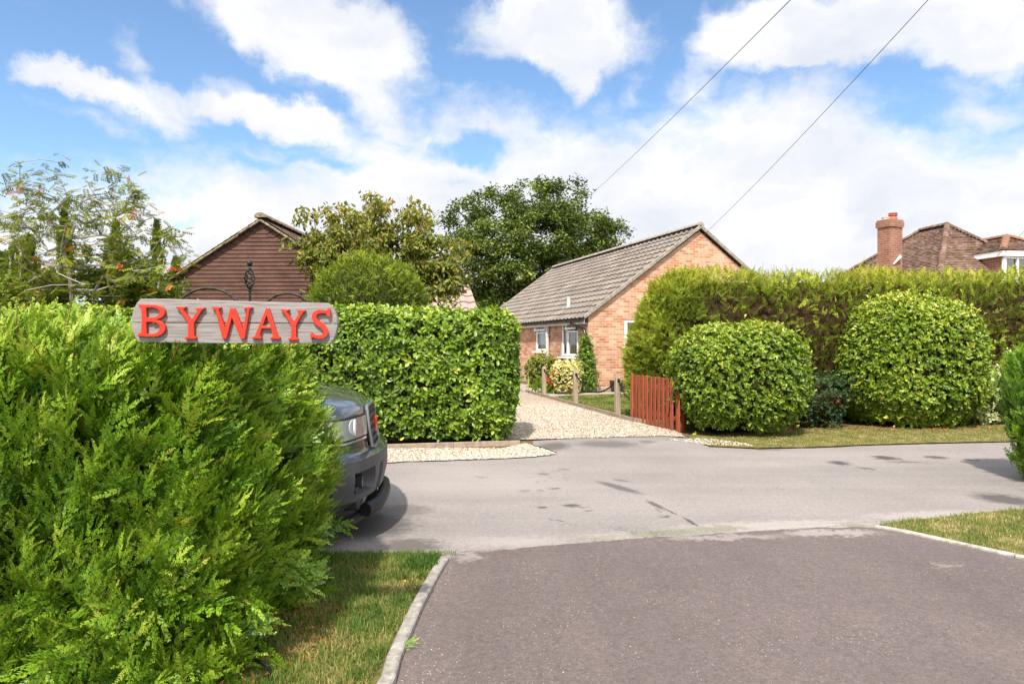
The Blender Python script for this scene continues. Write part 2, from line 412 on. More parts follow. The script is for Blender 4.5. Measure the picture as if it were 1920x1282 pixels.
def scatter_leaves(g, P, size, tone, pv, pf, droop=0.0, flat=.5):
    n = len(P); Yd = rnd(n); Yd[:, 2] = Yd[:, 2]*.6-droop; hint = rnd(n)*(1-flat)+np.array((0, 0, 1.))*flat
    X, Y, Z = frames(Yd, hint+RG.normal(size=(n, 3))*.05); inst(g, pv, pf, P, X, Y, Z, size*RG.uniform(.65, 1.3, n), tone)
# branching skeleton reaching a set of targets
def skeleton(g, root, trunk, targets, r_tip=.006, power=.5, step=.35, sag=.06, sides=5, rmax=None):
    nodes = [np.array(root, float)]; par = [-1]
    for p in trunk: nodes.append(np.array(p, float)); par.append(len(nodes)-2)
    order = np.argsort([np.linalg.norm(np.array(t)-nodes[-1]) for t in targets])
    cnt = [0]*len(nodes)
    for ti in order:
        t = np.array(targets[ti], float); Nn = np.array(nodes); d = np.linalg.norm(Nn-t, axis=1)+np.where(Nn[:, 2] > t[2], .9*(Nn[:, 2]-t[2]), 0)
        if len(nodes) > 3: d[0] += 50
        j = int(np.argmin(d)); a = nodes[j]; L = np.linalg.norm(t-a); k = max(1, int(L/step)); prev = j
        for i in range(1, k+1):
            q = a+(t-a)*i/k; q = q+np.array((0, 0, sag*L*math.sin(math.pi*i/k)))+RG.normal(0, .03*L if i < k else 0, 3)
            nodes.append(q); par.append(prev); cnt.append(0); prev = len(nodes)-1
        cnt[prev] += 1
    tot = np.array(cnt, float)
    for i in range(len(nodes)-1, 0, -1): tot[par[i]] += tot[i]
    rad = r_tip*np.maximum(tot, 1)**power
    if rmax: rad = np.minimum(rad, rmax)
    for i in range(1, len(nodes)):
        a, b = nodes[par[i]], nodes[i]
        if np.linalg.norm(b-a) < 1e-4: continue
        ra = min(rad[par[i]], rad[i]*1.35); tube(g, [a, b], [ra, rad[i]], sides if rad[i] > .012 else 4, caps=False)
# ------------------------------------------------------------------ the ground, lane, drives and verges
def poly(g, pts, z, tone=.5):
    v = [(p[0], p[1], z) for p in pts]; g.add(v, [tuple(range(len(v)))], tone, [(p[0], p[1]) for p in pts]); return g
def ragged(pts, step=.12, amp=.02, closed=False, seed=1):
    r = random.Random(seed); out = []
    for a, b in zip(pts[:-1], pts[1:]):
        a = np.array(a[:2], float); b = np.array(b[:2], float); L = np.linalg.norm(b-a); k = max(1, int(L/step)); nn = np.array((-(b-a)[1], (b-a)[0]))/max(L, 1e-6)
        for i in range(k): out.append(tuple(a+(b-a)*i/k+nn*r.gauss(0, amp)))
    out.append(tuple(pts[-1][:2])); return out
def stain_mask(nt, co, lst, nscale=9., k=.4):
    nv = nd(nt, 'ShaderNodeTexNoise', {'Vector': co, 'Scale': nscale, 'Detail': 6, 'Roughness': .7})
    of = nd(nt, 'ShaderNodeVectorMath', {0: nd(nt, 'ShaderNodeVectorMath', {0: nv.outputs['Color'], 1: (.5, .5, .5)}, operation='SUBTRACT').outputs[0], 1: (k, k, 0)}, operation='MULTIPLY').outputs[0]
    cc = nd(nt, 'ShaderNodeVectorMath', {0: co, 1: of}, operation='ADD').outputs[0]
    acc = None
    for (x, y, rx, ry, rot, wt) in lst:
        mp = nd(nt, 'ShaderNodeMapping', {'Vector': cc, 'Location': (x, y, 0), 'Rotation': (0, 0, R(rot)), 'Scale': (rx, ry, 50)}, vector_type='TEXTURE')
        ln = nd(nt, 'ShaderNodeVectorMath', {0: mp.outputs[0]}, operation='LENGTH').outputs['Value']
        v = mth(nt, 'MULTIPLY', sstep(nt, ln, 1.15, .45), wt)
        acc = v if acc is None else mth(nt, 'MAXIMUM', acc, v)
    return acc
def asphalt(name, base, fleck, stains, dusty, moss, dust_col, thin=None, wear=(.12, 1.6, 1.)):
    m, nt = new_mat(name); co = objco(nt)
    big = noise(nt, co, .9, 5, .6); fine = noise(nt, co, 130., 2, .7); med = noise(nt, co, 22., 4, .65)
    c = ramp(nt, big, [(.3, tuple(x*.9 for x in base)), (.7, tuple(x*1.1 for x in base))])
    c = mix(nt, 1., c, ramp(nt, med, [(.3, (.86, .86, .86)), (.7, (1.1, 1.1, 1.1))]), 'MULTIPLY')
    c = mix(nt, 1., c, ramp(nt, noise(nt, nd(nt, 'ShaderNodeVectorMath', {0: co, 1: wear}, operation='MULTIPLY').outputs[0], 1., 4, .6), [(.3, (.86, .86, .87)), (.7, (1.09, 1.085, 1.08))]), 'MULTIPLY')
    c = mix(nt, 1., c, ramp(nt, noise(nt, co, 48., 3, .7), [(.3, (.84, .83, .83)), (.7, (1.14, 1.14, 1.14))]), 'MULTIPLY')
    if dusty: c = mix(nt, mth(nt, 'MULTIPLY', stain_mask(nt, co, dusty, 14.), .9), c, dust_col)
    c = mix(nt, 1., c, ramp(nt, fine, [(.3, (.72, .72, .72)), (.5, (1., 1., 1.)), (.72, (1.22, 1.22, 1.22))]), 'MULTIPLY')
    vo = nd(nt, 'ShaderNodeTexVoronoi', {'Vector': co, 'Scale': 95.}); rnv = nd(nt, 'ShaderNodeSeparateColor', {0: vo.outputs['Color']}).outputs[0]
    fl = mth(nt, 'MULTIPLY', sstep(nt, rnv, .93, .95), sstep(nt, vo.outputs['Distance'], .42, .25))
    fl = mth(nt, 'MULTIPLY', fl, sstep(nt, noise(nt, co, 2.3, 3), .4, .62))
    fl = mth(nt, 'MULTIPLY', fl, .36); c = mix(nt, fl, c, fleck)
    if stains: c = mix(nt, mth(nt, 'MULTIPLY', stain_mask(nt, co, stains, 11.), .92), c, (.052, .046, .045))
    if thin: c = mix(nt, mth(nt, 'MULTIPLY', stain_mask(nt, co, thin, 26., .10), .85), c, (.045, .04, .04))
    if moss: c = mix(nt, mth(nt, 'MULTIPLY', stain_mask(nt, co, moss, 20.), .75), c, ramp(nt, fine, [(.4, (.05, .048, .025)), (.6, (.24, .23, .15))]))
    # fine shrinkage cracks
    ck = nd(nt, 'ShaderNodeTexVoronoi', {'Vector': nd(nt, 'ShaderNodeVectorMath', {0: co, 1: nd(nt, 'ShaderNodeTexNoise', {'Vector': co, 'Scale': 3., 'Detail': 5}).outputs['Color']}, operation='ADD').outputs[0], 'Scale': .55}, feature='DISTANCE_TO_EDGE')
    cm = mth(nt, 'MULTIPLY', sstep(nt, ck.outputs['Distance'], .006, .001), sstep(nt, noise(nt, co, 1.1, 2), .52, .62))
    c = mix(nt, mth(nt, 'MULTIPLY', cm, .55), c, (.07, .065, .06))
    h = mth(nt, 'ADD', mth(nt, 'MULTIPLY', fine, .6), mth(nt, 'MULTIPLY', fl, .5))
    finish(nt, c, .88, .25, 0., h, .5, .004)
    return m
def g2(x, y): p = gp(x, y); return (p[0], p[1])
# soil / dry ground to the horizon
m, nt = new_mat('soil'); co = objco(nt)
finish(nt, ramp(nt, noise(nt, co, 7., 8, .7), [(.3, (.055, .035, .02)), (.55, (.14, .10, .055)), (.75, (.25, .20, .12))]), .95, .1, 0., noise(nt, co, 40., 5, .7), .6, .02)
SOIL = m
g = G(); poly(g, [(-700, -120), (700, -120), (700, 1200), (-700, 1200)], -.012); structure('ground', g, SOIL)
# pale worn lane
def st(x, y, wpx, hpx, rot=0, wt=1.):
    p = g2(x, y); d = p[1]; return (p[0], p[1], wpx/FPX*d, hpx*d*d/(FPX*EYE), rot, wt)
ST = [st(1165, 908, 34, 9, -32, .75), st(1232, 946, 22, 5, -40, .8), st(1290, 975, 12, 9, 50, .8), st(1268, 962, 16, 3, -42, .7), st(1575, 868, 22, 5, -10), st(1660, 858, 26, 5, -14), st(1755, 857, 24, 3.5, -8, .9),
      st(1700, 866, 40, 2.5, -8, .6), st(1625, 878, 16, 2.5, 0, .7), st(1880, 935, 55, 14, 0, .9), st(1820, 862, 20, 2, 0, .8), st(1140, 832, 70, 8, 0, .65), st(1040, 836, 34, 9, -15, .75), st(1215, 828, 20, 3, 0, .6),
      st(1075, 948, 22, 4, 0, .6), st(1015, 950, 14, 3, 0, .55), st(985, 920, 10, 3, 0, .5), st(1040, 915, 12, 2.5, 0, .6), st(1060, 880, 10, 2.5, 0, .5), st(1020, 888, 12, 3, 0, .5), st(1245, 968, 16, 2, 0, .6), st(1040, 975, 9, 2.5, 0, .6),
      st(700, 985, 90, 30, 0, .85), st(770, 1022, 70, 16, 0, .75), st(760, 955, 60, 12, 0, .55), st(905, 895, 12, 3, 0, .4), st(1440, 842, 30, 2.5, 0, .5)]
def seg(x1, y1, x2, y2, wd, wt=1.):
    a, b = np.array(g2(x1, y1)), np.array(g2(x2, y2)); d = b-a; return (*((a+b)/2), np.linalg.norm(d)*.62, wd, math.degrees(math.atan2(d[1], d[0])), wt)
ST = [s for s in ST if not (s[5] in (.75, .8, .7) and s[4] != 0 and abs(s[0]-1.4) < .7 and s[1] < 7.2)]
THIN = [seg(1122, 902, 1200, 925, .085, .8), seg(1150, 898, 1180, 903, .05, .6), seg(1214, 938, 1246, 955, .04, .9), seg(1244, 952, 1270, 965, .014), seg(1228, 952, 1240, 960, .02, .6), seg(1282, 970, 1310, 987, .022), seg(1230, 970, 1258, 968, .016, .9), seg(1008, 950, 1030, 951, .03, .8), seg(1058, 948, 1088, 946, .05, .8), seg(1095, 958, 1112, 956, .02, .9), seg(1008, 918, 1022, 921, .02, .7), seg(1034, 916, 1052, 914, .02, .7), seg(1045, 975, 1056, 977, .02), seg(1010, 888, 1030, 890, .03, .6), seg(860, 1035, 960, 1029, .008), seg(960, 1029, 1180, 1010, .008), seg(1400, 997, 1600, 984, .007, .9),
        seg(1440, 985, 1900, 968, .006, .5), seg(1330, 905, 1500, 900, .008, .35)]
DUST = [st(1450, 985, 240, 10, 6, .8), st(1750, 965, 160, 8, 8, .7), st(1180, 1003, 120, 7, 8, .6), st(960, 1015, 120, 12, 5, .5), st(900, 905, 200, 30, 0, .35)]
MOSS = [st(1240, 999, 90, 8, 10), st(1345, 991, 70, 7, 8, .9), st(1120, 1008, 60, 4, 8, .6), st(1600, 985, 30, 5, -20, .8)]
M_LANE = asphalt('worn_asphalt', (.216, .196, .188), (.62, .58, .54), ST, DUST, MOSS, (.30, .272, .255), THIN)
far = [(-16, 7.2)] + [g2(*p) for p in [(725, 866), (880, 862), (1000, 857), (1046, 850), (1030, 842), (1000, 834)]] + [(.3, 9.9), (1.0, 10.15), (2.3, 10.4), (2.62, 10.15)] + [g2(1330, 838), g2(1420, 842), g2(1530, 840), g2(1640, 835), g2(1760, 832), g2(1910, 829), (16, 10.6)]
FAR = ragged(far, .1, .012, seed=3)
near = [(16, 7.6), (8, 6.6)] + [g2(*p) for p in [(1920, 955), (1840, 961), (1760, 971), (1700, 976), (1650, 984)]] + [(2.55, 5.0), (1.5, 4.5), (0, 4.2), (-.44, 4.25), (-.44, 4.5), (-.7, 4.5), (-1.1, 4.47), (-2.5, 4.5), (-16, 3.6)]
g = G(); poly(g, FAR+ragged(near, .1, .01, seed=4), 0.0); structure('lane', g, M_LANE)
# dark purple tarmac of the driveway mouth the camera stands on
M_TAR = asphalt('purple_tarmac', (.117, .094, .090), (.62, .58, .54), [st(1250, 1100, 60, 10, 0, .18)], [st(1560, 1000, 110, 7, 3, .75), st(1360, 1008, 130, 6, 5, .6), st(880, 1045, 30, 8, 20, .6), st(1780, 1060, 40, 3, 10, .4)], [], (.29, .26, .245), None, (1.5, .12, 1.))
seam = ragged([g2(848, 1040), g2(960, 1030), g2(1080, 1019), g2(1180, 1011), g2(1300, 1004), g2(1400, 998), g2(1520, 991), g2(1600, 988), g2(1640, 990)], .07, .008, seed=5)
KL = [(-.58, 1.2), (-.535, 2.2), g2(742, 1282), g2(752, 1240), g2(790, 1150), g2(822, 1085), g2(846, 1042)]
KR = [g2(1640, 990), g2(1700, 1001), g2(1770, 1017), g2(1850, 1035), g2(1920, 1050), (3.75, 4.05), (4.1, 3.3), (4.3, 2.0), (4.3, -3)]
g = G(); poly(g, seam+KR[1:]+[(-.7, -3), ]+KL[:-1], .005); structure('driveway', g, M_TAR)
# kerbs
M_CONC = plain('concrete', (.27, .25, .225), .9, .2, var=.3, scale=22., bstr=.5)
def strip(g, pts, wdt, z0, z1, side=1, seed=0):
    P = np.array([(p[0], p[1]) for p in pts], float); T = nrm(np.gradient(P, axis=0)); Nn = np.stack([-T[:, 1], T[:, 0]], 1)*side
    A = P; B = P+Nn*wdt; n = len(P); c = wdt*.12
    V = np.concatenate([np.c_[A, np.full(n, z0)], np.c_[A, np.full(n, z1-c)], np.c_[A+Nn*c, np.full(n, z1)], np.c_[B-Nn*c, np.full(n, z1)], np.c_[B, np.full(n, z1-c)], np.c_[B, np.full(n, z0)]])
    F = [(k*n+i, k*n+i+1, (k+1)*n+i+1, (k+1)*n+i) for k in range(5) for i in range(n-1)]; F += [tuple(k*n for k in range(6)), tuple(k*n+n-1 for k in range(6))]
    g.add(V, F)
def segmented(g, pts, wdt, z0, z1, side, seglen=.9, gap=.008):
    P = np.array([(p[0], p[1]) for p in pts], float); s = np.concatenate([[0], np.cumsum(np.linalg.norm(np.diff(P, axis=0), axis=1))]); t = 0
    while t < s[-1]-.05:
        a, b = t+gap/2, min(t+seglen-gap/2, s[-1]); u = np.linspace(a, b, 6); dz = RG.normal(0, .003)
        strip(g, np.c_[np.interp(u, s, P[:, 0]), np.interp(u, s, P[:, 1])], wdt, z0, z1+dz, side); t += seglen
g = G(); segmented(g, KL[:-1]+[g2(842, 1052)], .062, -.01, .035, 1); structure('kerb', g, M_CONC)
g = G(); segmented(g, ragged(KR, .15, .004, seed=9), .05, -.01, .022, 1); structure('kerb', g, plain('pale_kerb', (.36, .33, .29), .9, .2, var=.3, scale=22., bstr=.5))
# grass verges: soil sheet + blades
M_TURF, nt = new_mat('turf'); co = objco(nt)
finish(nt, ramp(nt, noise(nt, co, 6., 7, .7), [(.3, (.05, .065, .015)), (.5, (.13, .12, .04)), (.72, (.26, .20, .10))]), .95, .1, 0., noise(nt, co, 60., 4), .6, .015)
M_GRASS = leaf_mat('grass_blades', [(0, (.035, .09, .012)), (.35, (.08, .16, .02)), (.6, (.20, .21, .05)), (.82, (.42, .33, .14)), (1, (.55, .44, .24))], .3, .6, .25, patch=(.95, .95, .9), pscale=2.)
BL_V = np.array([(-.5, 0, 0), (.5, 0, 0), (.34, 0, .55), (-.34, 0, .55), (.05, 0, 1.)]); BL_F = [(0, 1, 2, 3), (3, 2, 4)]
def in_poly(P, poly_):
    x, y = P[:, 0], P[:, 1]; ins = np.zeros(len(P), bool); n = len(poly_)
    for i in range(n):
        x1, y1 = poly_[i]; x2, y2 = poly_[(i+1) % n]
        c = ((y1 > y) != (y2 > y)) & (x < (x2-x1)*(y-y1)/((y2-y1)+1e-12)+x1); ins ^= c
    return ins
def sow(g, pl, n, h, wd, dry=.5, z=.01, clump=3.):
    pl = [(p[0], p[1]) for p in pl]; a = np.array(pl); lo, hi = a.min(0), a.max(0)
    P = RG.uniform(lo, hi, (n, 2)); P = P[in_poly(P, pl)]; P3 = np.c_[P, np.full(len(P), z)]
    f = lump(P3*np.array((clump, clump, 1)), 1.)*.9; k = len(P)
    keep = RG.random(k) < np.clip(.75-f*.9*dry+.2, .25, 1); P3 = P3[keep]; f = f[keep]; k = len(P3)
    tone = np.clip(.42*dry+.25+.38*f+RG.normal(0, .17, k), 0, 1)
    a = RG.uniform(0, 2*math.pi, k); ti = RG.uniform(.15, 1.1, k)
    L = h*RG.uniform(.45, 1.3, k)*(1-.35*tone)
    X = np.c_[np.cos(a), np.sin(a), np.zeros(k)]; Z = np.c_[-np.sin(a)*np.sin(ti), np.cos(a)*np.sin(ti), np.cos(ti)]
    V = P3[:, None]+BL_V[None, :, :1]*(wd*X)[:, None]+BL_V[None, :, 2:3]*(L[:, None]*Z)[:, None]
    V[:, 4, 2] -= L*.18
    b = (np.arange(k)*5)[:, None]; n0 = g.n
    g.v.append(V.reshape(-1, 3)); g.t.append(np.repeat(tone, 5)); g.uv.append(np.zeros((5*k, 2))); g.n += 5*k
    g.f.append(b+np.array([BL_F[0]])+n0); g.f.append(b+np.array([BL_F[1]])+n0)
LV = [(p[0]-.064, p[1]) for p in KL[:-1]]+[g2(838, 1050), g2(760, 1046), g2(650, 1044), (-2.4, 4.46), (-2.4, 1.2)]
g = G(); poly(g, LV, .004); structure('verge', g, M_TURF)
g = G(); sow(g, [(-1.5, 2.3), (-.625, 2.3), (-.47, 4.3), (-.45, 4.5), (-1.5, 4.47)], 42000, .052, .0036, .62); sow(g, [(-.75, 4.2), (-.46, 4.2), (-.47, 4.52), (-1.3, 4.5), (-1.3, 4.3)], 9000, .06, .004, .2)
for k in range(26):
    t_ = RG.uniform(.05, .95); cx = np.interp(t_, [0, 1], [-.63, -.50])-abs(RG.normal(0, .16)); cy = np.interp(t_, [0, 1], [2.75, 4.4])+RG.normal(0, .05); r_ = RG.uniform(.02, .045)
    sow(g, [(cx+r_*math.cos(a), cy+r_*math.sin(a)) for a in np.linspace(0, 5.6, 8)], 60, RG.uniform(.06, .095), .004, RG.choice([.05, .15, .8]))
sow(g, [(-.46, 4.52), (-.38, 4.5), (-.36, 4.56), (-.45, 4.58)], 70, .05, .004, .2)
stuff('grass', g, M_GRASS, 'patchy green and straw lawn strip between near hedge and concrete kerb', 'grass')
RV = [(p[0]+.03, p[1]+.055) for p in KR[:5]]+[(3.85, 4.1), (6.5, 4.6), (6.5, 6.4)]+[g2(1915, 955), g2(1840, 961), g2(1760, 971), g2(1700, 976), g2(1652, 984)]
g = G(); poly(g, RV, .006); structure('verge', g, M_TURF)
g = G(); sow(g, RV, 44000, .05, .004, .78)
stuff('grass', g, M_GRASS, 'dry patchy grass corner behind the pale right kerb', 'grass')
FV = [g2(1290, 822), g2(1330, 836), g2(1420, 840), g2(1530, 838), g2(1640, 833), g2(1760, 830), g2(1910, 827), (14, 10.5), (14, 12.6), (4, 11.6), (2.9, 10.9)]
g = G(); poly(g, FV, .004); structure('verge', g, M_TURF)
g = G(); sow(g, FV[1:8]+[(9, 11.8), (4, 11.2), (3.0, 10.2)], 52000, .035, .006, .95)
stuff('grass', g, M_GRASS, 'straw coloured dry grass verge below the round bushes', 'grass')
# gravel
M_GRAV, nt = new_mat('gravel_bed'); co = objco(nt)
vo = nd(nt, 'ShaderNodeTexVoronoi', {'Vector': co, 'Scale': 55.}); rv = nd(nt, 'ShaderNodeSeparateColor', {0: vo.outputs['Color']}).outputs[0]
gc = ramp(nt, rv, [(0, (.10, .065, .04)), (.2, (.32, .235, .165)), (.5, (.44, .375, .295)), (.75, (.53, .485, .42)), (1, (.62, .60, .56))])
gc = mix(nt, 1., gc, ramp(nt, vo.outputs['Distance'], [(.25, (1, 1, 1)), (.75, (.55, .5, .45))]), 'MULTIPLY')
gc = mix(nt, 1., gc, ramp(nt, noise(nt, co, 1.3, 4), [(.35, (.88, .84, .8)), (.65, (1.05, 1.05, 1.05))]), 'MULTIPLY')
finish(nt, gc, .8, .3, 0., mth(nt, 'SUBTRACT', 1., vo.outputs['Distance']), .9, .012)
M_STONE, nt = new_mat('pebbles'); t = nd(nt, 'ShaderNodeAttribute', attribute_name='tone').outputs['Fac']
finish(nt, ramp(nt, t, [(0, (.10, .06, .035)), (.2, (.29, .20, .13)), (.45, (.44, .36, .27)), (.75, (.53, .475, .40)), (1, (.62, .60, .56))]), .65, .35)
PEB = []
for s in range(4):
    r = np.random.default_rng(s); v = np.array([(1, 0, 0), (-1, 0, 0), (0, 1, 0), (0, -1, 0), (0, 0, .7), (0, 0, -.7), (.6, .6, .3), (-.6, .6, .3), (-.6, -.6, .3), (.6, -.6, .3)])*r.uniform(.7, 1.2, (10, 1))*np.array((1, .75, .6))
    PEB.append((v, [(4, 0, 6), (4, 6, 2), (4, 2, 7), (4, 7, 1), (4, 1, 8), (4, 8, 3), (4, 3, 9), (4, 9, 0), (6, 0, 5), (2, 6, 5), (7, 2, 5), (1, 7, 5), (8, 1, 5), (3, 8, 5), (9, 3, 5), (0, 9, 5)]))
def pebbles(g, pl, n, s0, s1, z):
    a = np.array([(p[0], p[1]) for p in pl]); P = RG.uniform(a.min(0), a.max(0), (n, 2)); P = P[in_poly(P, [tuple(q) for q in a])]; k = len(P)
    w_ = RG.integers(0, 4, k); ang = RG.uniform(0, 6.28, k)
    X = np.c_[np.cos(ang), np.sin(ang), RG.normal(0, .3, k)]; Y = np.c_[-np.sin(ang), np.cos(ang), RG.normal(0, .3, k)]; Z = np.cross(X, Y)
    S = RG.uniform(s0, s1, k); tone = np.clip(RG.beta(2.2, 1.5, k), 0, 1)
    for j in range(4):
        i = w_ == j; inst(g, PEB[j][0], PEB[j][1], np.c_[P[i], z+S[i]*.25], X[i], Y[i], Z[i], S[i], tone[i])
GS = ragged([(-9, 7.9), g2(720, 868), g2(880, 863), g2(1000, 858), g2(1042, 852), g2(1026, 845), g2(1000, 838), g2(985, 832), (-.1, 9.1), (-9, 9.0)], .1, .02, seed=8)
g = G(); poly(g, GS, .012); structure('gravel_strip', g, M_GRAV)
GD = ragged([(.1, 9.95), (.6, 10.05), (1.0, 10.2), (2.3, 10.4), (2.6, 10.25), (2.66, 11.05), (2.14, 12.4), (.40, 19.9), (-1.0, 25.5)], .12, .02, seed=2)+[(-4, 25.5), (-3.5, 19), (-1.1, 10.6), (-.1, 9.95)]
g = G(); poly(g, GD, .008); structure('gravel_drive', g, M_GRAV)
g = G(); pebbles(g, [(-2.3, 8.0), g2(725, 868), g2(880, 863), g2(1000, 858), g2(1044, 852), g2(1026, 845), g2(985, 832), (-.1, 9.12), (-2.3, 9.1)], 12000, .007, .014, .012)
stuff('gravel', g, M_STONE, 'buff gravel strip between grey lane and laurel hedge', 'gravel')
g = G(); pebbles(g, [(-.1, 9.95), (.6, 10.02), (2.3, 10.36), (2.6, 10.25), (2.62, 11.0), (2.1, 12.4), (1.15, 16.), (-2, 16), (-1.2, 10.6)], 46000, .007, .015, .008)
pebbles(g, [(2.25, 10.0), (2.75, 9.45), (3.3, 9.35), (3.3, 9.6), (2.9, 10.1)], 900, .009, .018, .004)
stuff('gravel', g, M_STONE, 'pale gravel covering the drive up to the brick bungalow', 'gravel')
g = G(); pebbles(g, [(p[0]+.01, p[1]) for p in KL[1:]]+[(KL[-1][0]+.06, KL[-1][1]), (-.40, 3.6), (-.30, 3.0), (-.15, 2.2)], 420, .0018, .0045, .006)
pebbles(g, [(-.3, 2.3), (1.5, 2.3), (1.2, 4.6), (-.3, 4.4)], 260, .0015, .0035, .006)
stuff('grit', g, M_STONE, 'loose pale grit lying on the tarmac, thickest beside the left kerb', 'grit')
# garden side: lawn, path, edging board
M_LAWN = M_TURF
LW = [(2.72, 11.05), (2.2, 12.4), (1.45, 15.5), (.9, 18.0), (1.5, 18.6), (4.0, 19.6), (12, 22), (12, 12.6), (3.2, 12.0)]
g = G(); poly(g, LW, .002); structure('lawn', g, M_LAWN)
g = G(); sow(g, [(2.74, 11.1), (2.22, 12.4), (1.47, 15.5), (.95, 17.9), (1.6, 18.4), (4.0, 19.4), (4.5, 12.5)], 52000, .04, .012, .45, clump=1.2)
stuff('grass', g, M_GRASS, 'garden lawn behind the wooden posts and chain', 'grass')
M_PATH = plain('path_concrete', (.33, .29, .25), .9, .2, var=.25, scale=9., bstr=.4)
g = G(); poly(g, [(.95, 18.0), (1.55, 18.62), (4.0, 19.62), (9, 21.3), (9, 21.6), (3.9, 20.2), (2.1, 19.7), (-.9, 27), (-1.2, 26), (.42, 19.9)], .007); structure('path', g, M_PATH)
M_TIMBER = plain('weathered_board', (.30, .24, .18), .85, .2, var=.25, scale=14., bstr=.5)
g = G()
ed = [(2.66, 11.15), (2.14, 12.4), (.40, 19.9)]
for a, b in zip(ed[:-1], ed[1:]):
    a = np.array(a); b = np.array(b); L = np.linalg.norm(b-a); k = max(1, int(L/2.4))
    for i in range(k):
        p, q = a+(b-a)*i/k, a+(b-a)*(i+1)/k; ax = axes_yaw(q-p); box(g, (*((p+q)/2+ax[1][:2]*-.0), .035), (np.linalg.norm(q-p)-.006, .028, .09), ax, bev=.004)
tag(obj('edging_board', g, M_TIMBER), 'grey timber edging board between gravel drive and garden lawn', 'edging')
g = G(); a = np.array(g2(720, 841)); b = np.array(g2(975, 833))
for i in range(2):
    p, q = a+(b-a)*i/2, a+(b-a)*(i+1)/2; ax = axes_yaw(q-p); box(g, (*((p+q)/2), .01), (np.linalg.norm(q-p)-.006, .03, .10), ax, bev=.004)
p = np.array(a); q = np.array((-8, a[1]-.1)); box(g, (*((p+q)/2), .01), (np.linalg.norm(q-p), .03, .10), axes_yaw(q-p), bev=.004)
tag(obj('edging_board', g, M_TIMBER), 'weathered brown board along the foot of the laurel hedge', 'edging')

# ------------------------------------------------------------------ building materials
def brick_mat(name, c1, c2, mortar, tintlo=.75, bw=.225, bh=.075):
    m, nt = new_mat(name); uv = uvco(nt)
    b = nd(nt, 'ShaderNodeTexBrick', {'Vector': uv, 'Color1': (*c1, 1), 'Color2': (*c2, 1), 'Mortar': (*mortar, 1), 'Scale': 1., 'Mortar Size': .006, 'Mortar Smooth': .2, 'Bias': .05, 'Brick Width': bw, 'Row Height': bh}, offset=.5)
    cell = nd(nt, 'ShaderNodeTexWhiteNoise', {'Vector': nd(nt, 'ShaderNodeVectorMath', {0: uv, 1: (bw, bh, 1.)}, operation='SNAP').outputs[0]}, noise_dimensions='2D').outputs[0]
    c = mix(nt, 1., b.outputs[0], ramp(nt, noise(nt, uv, 1.6, 5, .65), [(.3, (.80, .74, .70)), (.5, (1., 1., 1.)), (.7, (1.14, 1.12, 1.1))]), 'MULTIPLY')
    c = mix(nt, 1., c, ramp(nt, noise(nt, uv, 45., 3, .7), [(.3, (.82, .82, .82)), (.7, (1.12, 1.12, 1.12))]), 'MULTIPLY')
    finish(nt, c, .9, .2, 0., mth(nt, 'ADD', mth(nt, 'MULTIPLY', mth(nt, 'SUBTRACT', 1., b.outputs[1]), 1.), mth(nt, 'MULTIPLY', noise(nt, uv, 60., 3), .25)), .6, .008)
    return m
M_BRICK = brick_mat('buff_brick', (.55, .36, .245), (.38, .15, .075), (.52, .44, .36))
M_BRICK2 = brick_mat('red_brick', (.225, .080, .05), (.28, .135, .09), (.33, .28, .23))
M_PLINTH = plain('plinth_render', (.40, .30, .24), .9, .2, var=.25)
def tile_mat(name, cols, tw, th, moss=None, mossamt=.5, joint=True):
    m, nt = new_mat(name); uv = uvco(nt)
    b = nd(nt, 'ShaderNodeTexBrick', {'Vector': uv, 'Color1': (0, 0, 0, 1), 'Color2': (1, 1, 1, 1), 'Mortar': (.5, .5, .5, 1), 'Scale': 1., 'Mortar Size': .004 if joint else 0., 'Mortar Smooth': 0., 'Bias': 0., 'Brick Width': tw, 'Row Height': th}, offset=.5)
    t = nd(nt, 'ShaderNodeSeparateColor', {0: b.outputs[0]}).outputs[0]
    c = ramp(nt, t, [(i/(len(cols)-1), q) for i, q in enumerate(cols)])
    c = mix(nt, 1., c, ramp(nt, noise(nt, uv, 1.3, 6, .65), [(.3, (.72, .70, .68)), (.7, (1.15, 1.13, 1.1))]), 'MULTIPLY')
    c = mix(nt, 1., c, ramp(nt, noise(nt, uv, 30., 4, .7), [(.3, (.8, .8, .8)), (.7, (1.15, 1.15, 1.15))]), 'MULTIPLY')
    if joint: c = mix(nt, mth(nt, 'MULTIPLY', b.outputs[1], .6), c, (.05, .035, .03))
    if moss: c = mix(nt, mth(nt, 'MULTIPLY', sstep(nt, noise(nt, uv, 2.1, 7, .7), .62-.3*mossamt, .85-.3*mossamt), .8), c, moss)
    finish(nt, c, .88, .2, 0., noise(nt, uv, 40., 4), .4, .008)
    return m
M_PANT = tile_mat('grey_pantile', [(.158, .134, .118), (.215, .188, .168), (.18, .157, .139), (.24, .212, .192)], .3, .33, (.16, .14, .10), .28, False)
M_PINKT = tile_mat('pink_pantile', [(.30, .215, .19), (.36, .27, .24)], .3, .33, None, 0, False)
M_CLAY = tile_mat('clay_tile', [(.115, .066, .05), (.17, .10, .078), (.225, .15, .125), (.085, .052, .043)], .165, .10, (.085, .065, .02), .5)
M_HUNG = tile_mat('brown_hung_tile', [(.098, .053, .041), (.120, .067, .053), (.090, .049, .038)], .165, .082, None, 0, False)
M_WHITE = plain('white_paint', (.80, .80, .78), .4, .4, var=.05, scale=4., bstr=.05)
M_UPVC = plain('grey_upvc', (.52, .50, .48), .45, .4, var=.06)
M_BLACKP = plain('black_plastic', (.02, .02, .021), .35, .5, var=.2)
M_LICHEN = plain('lichen_mortar', (.23, .19, .125), .95, .1, var=.45, scale=16., bstr=.8)
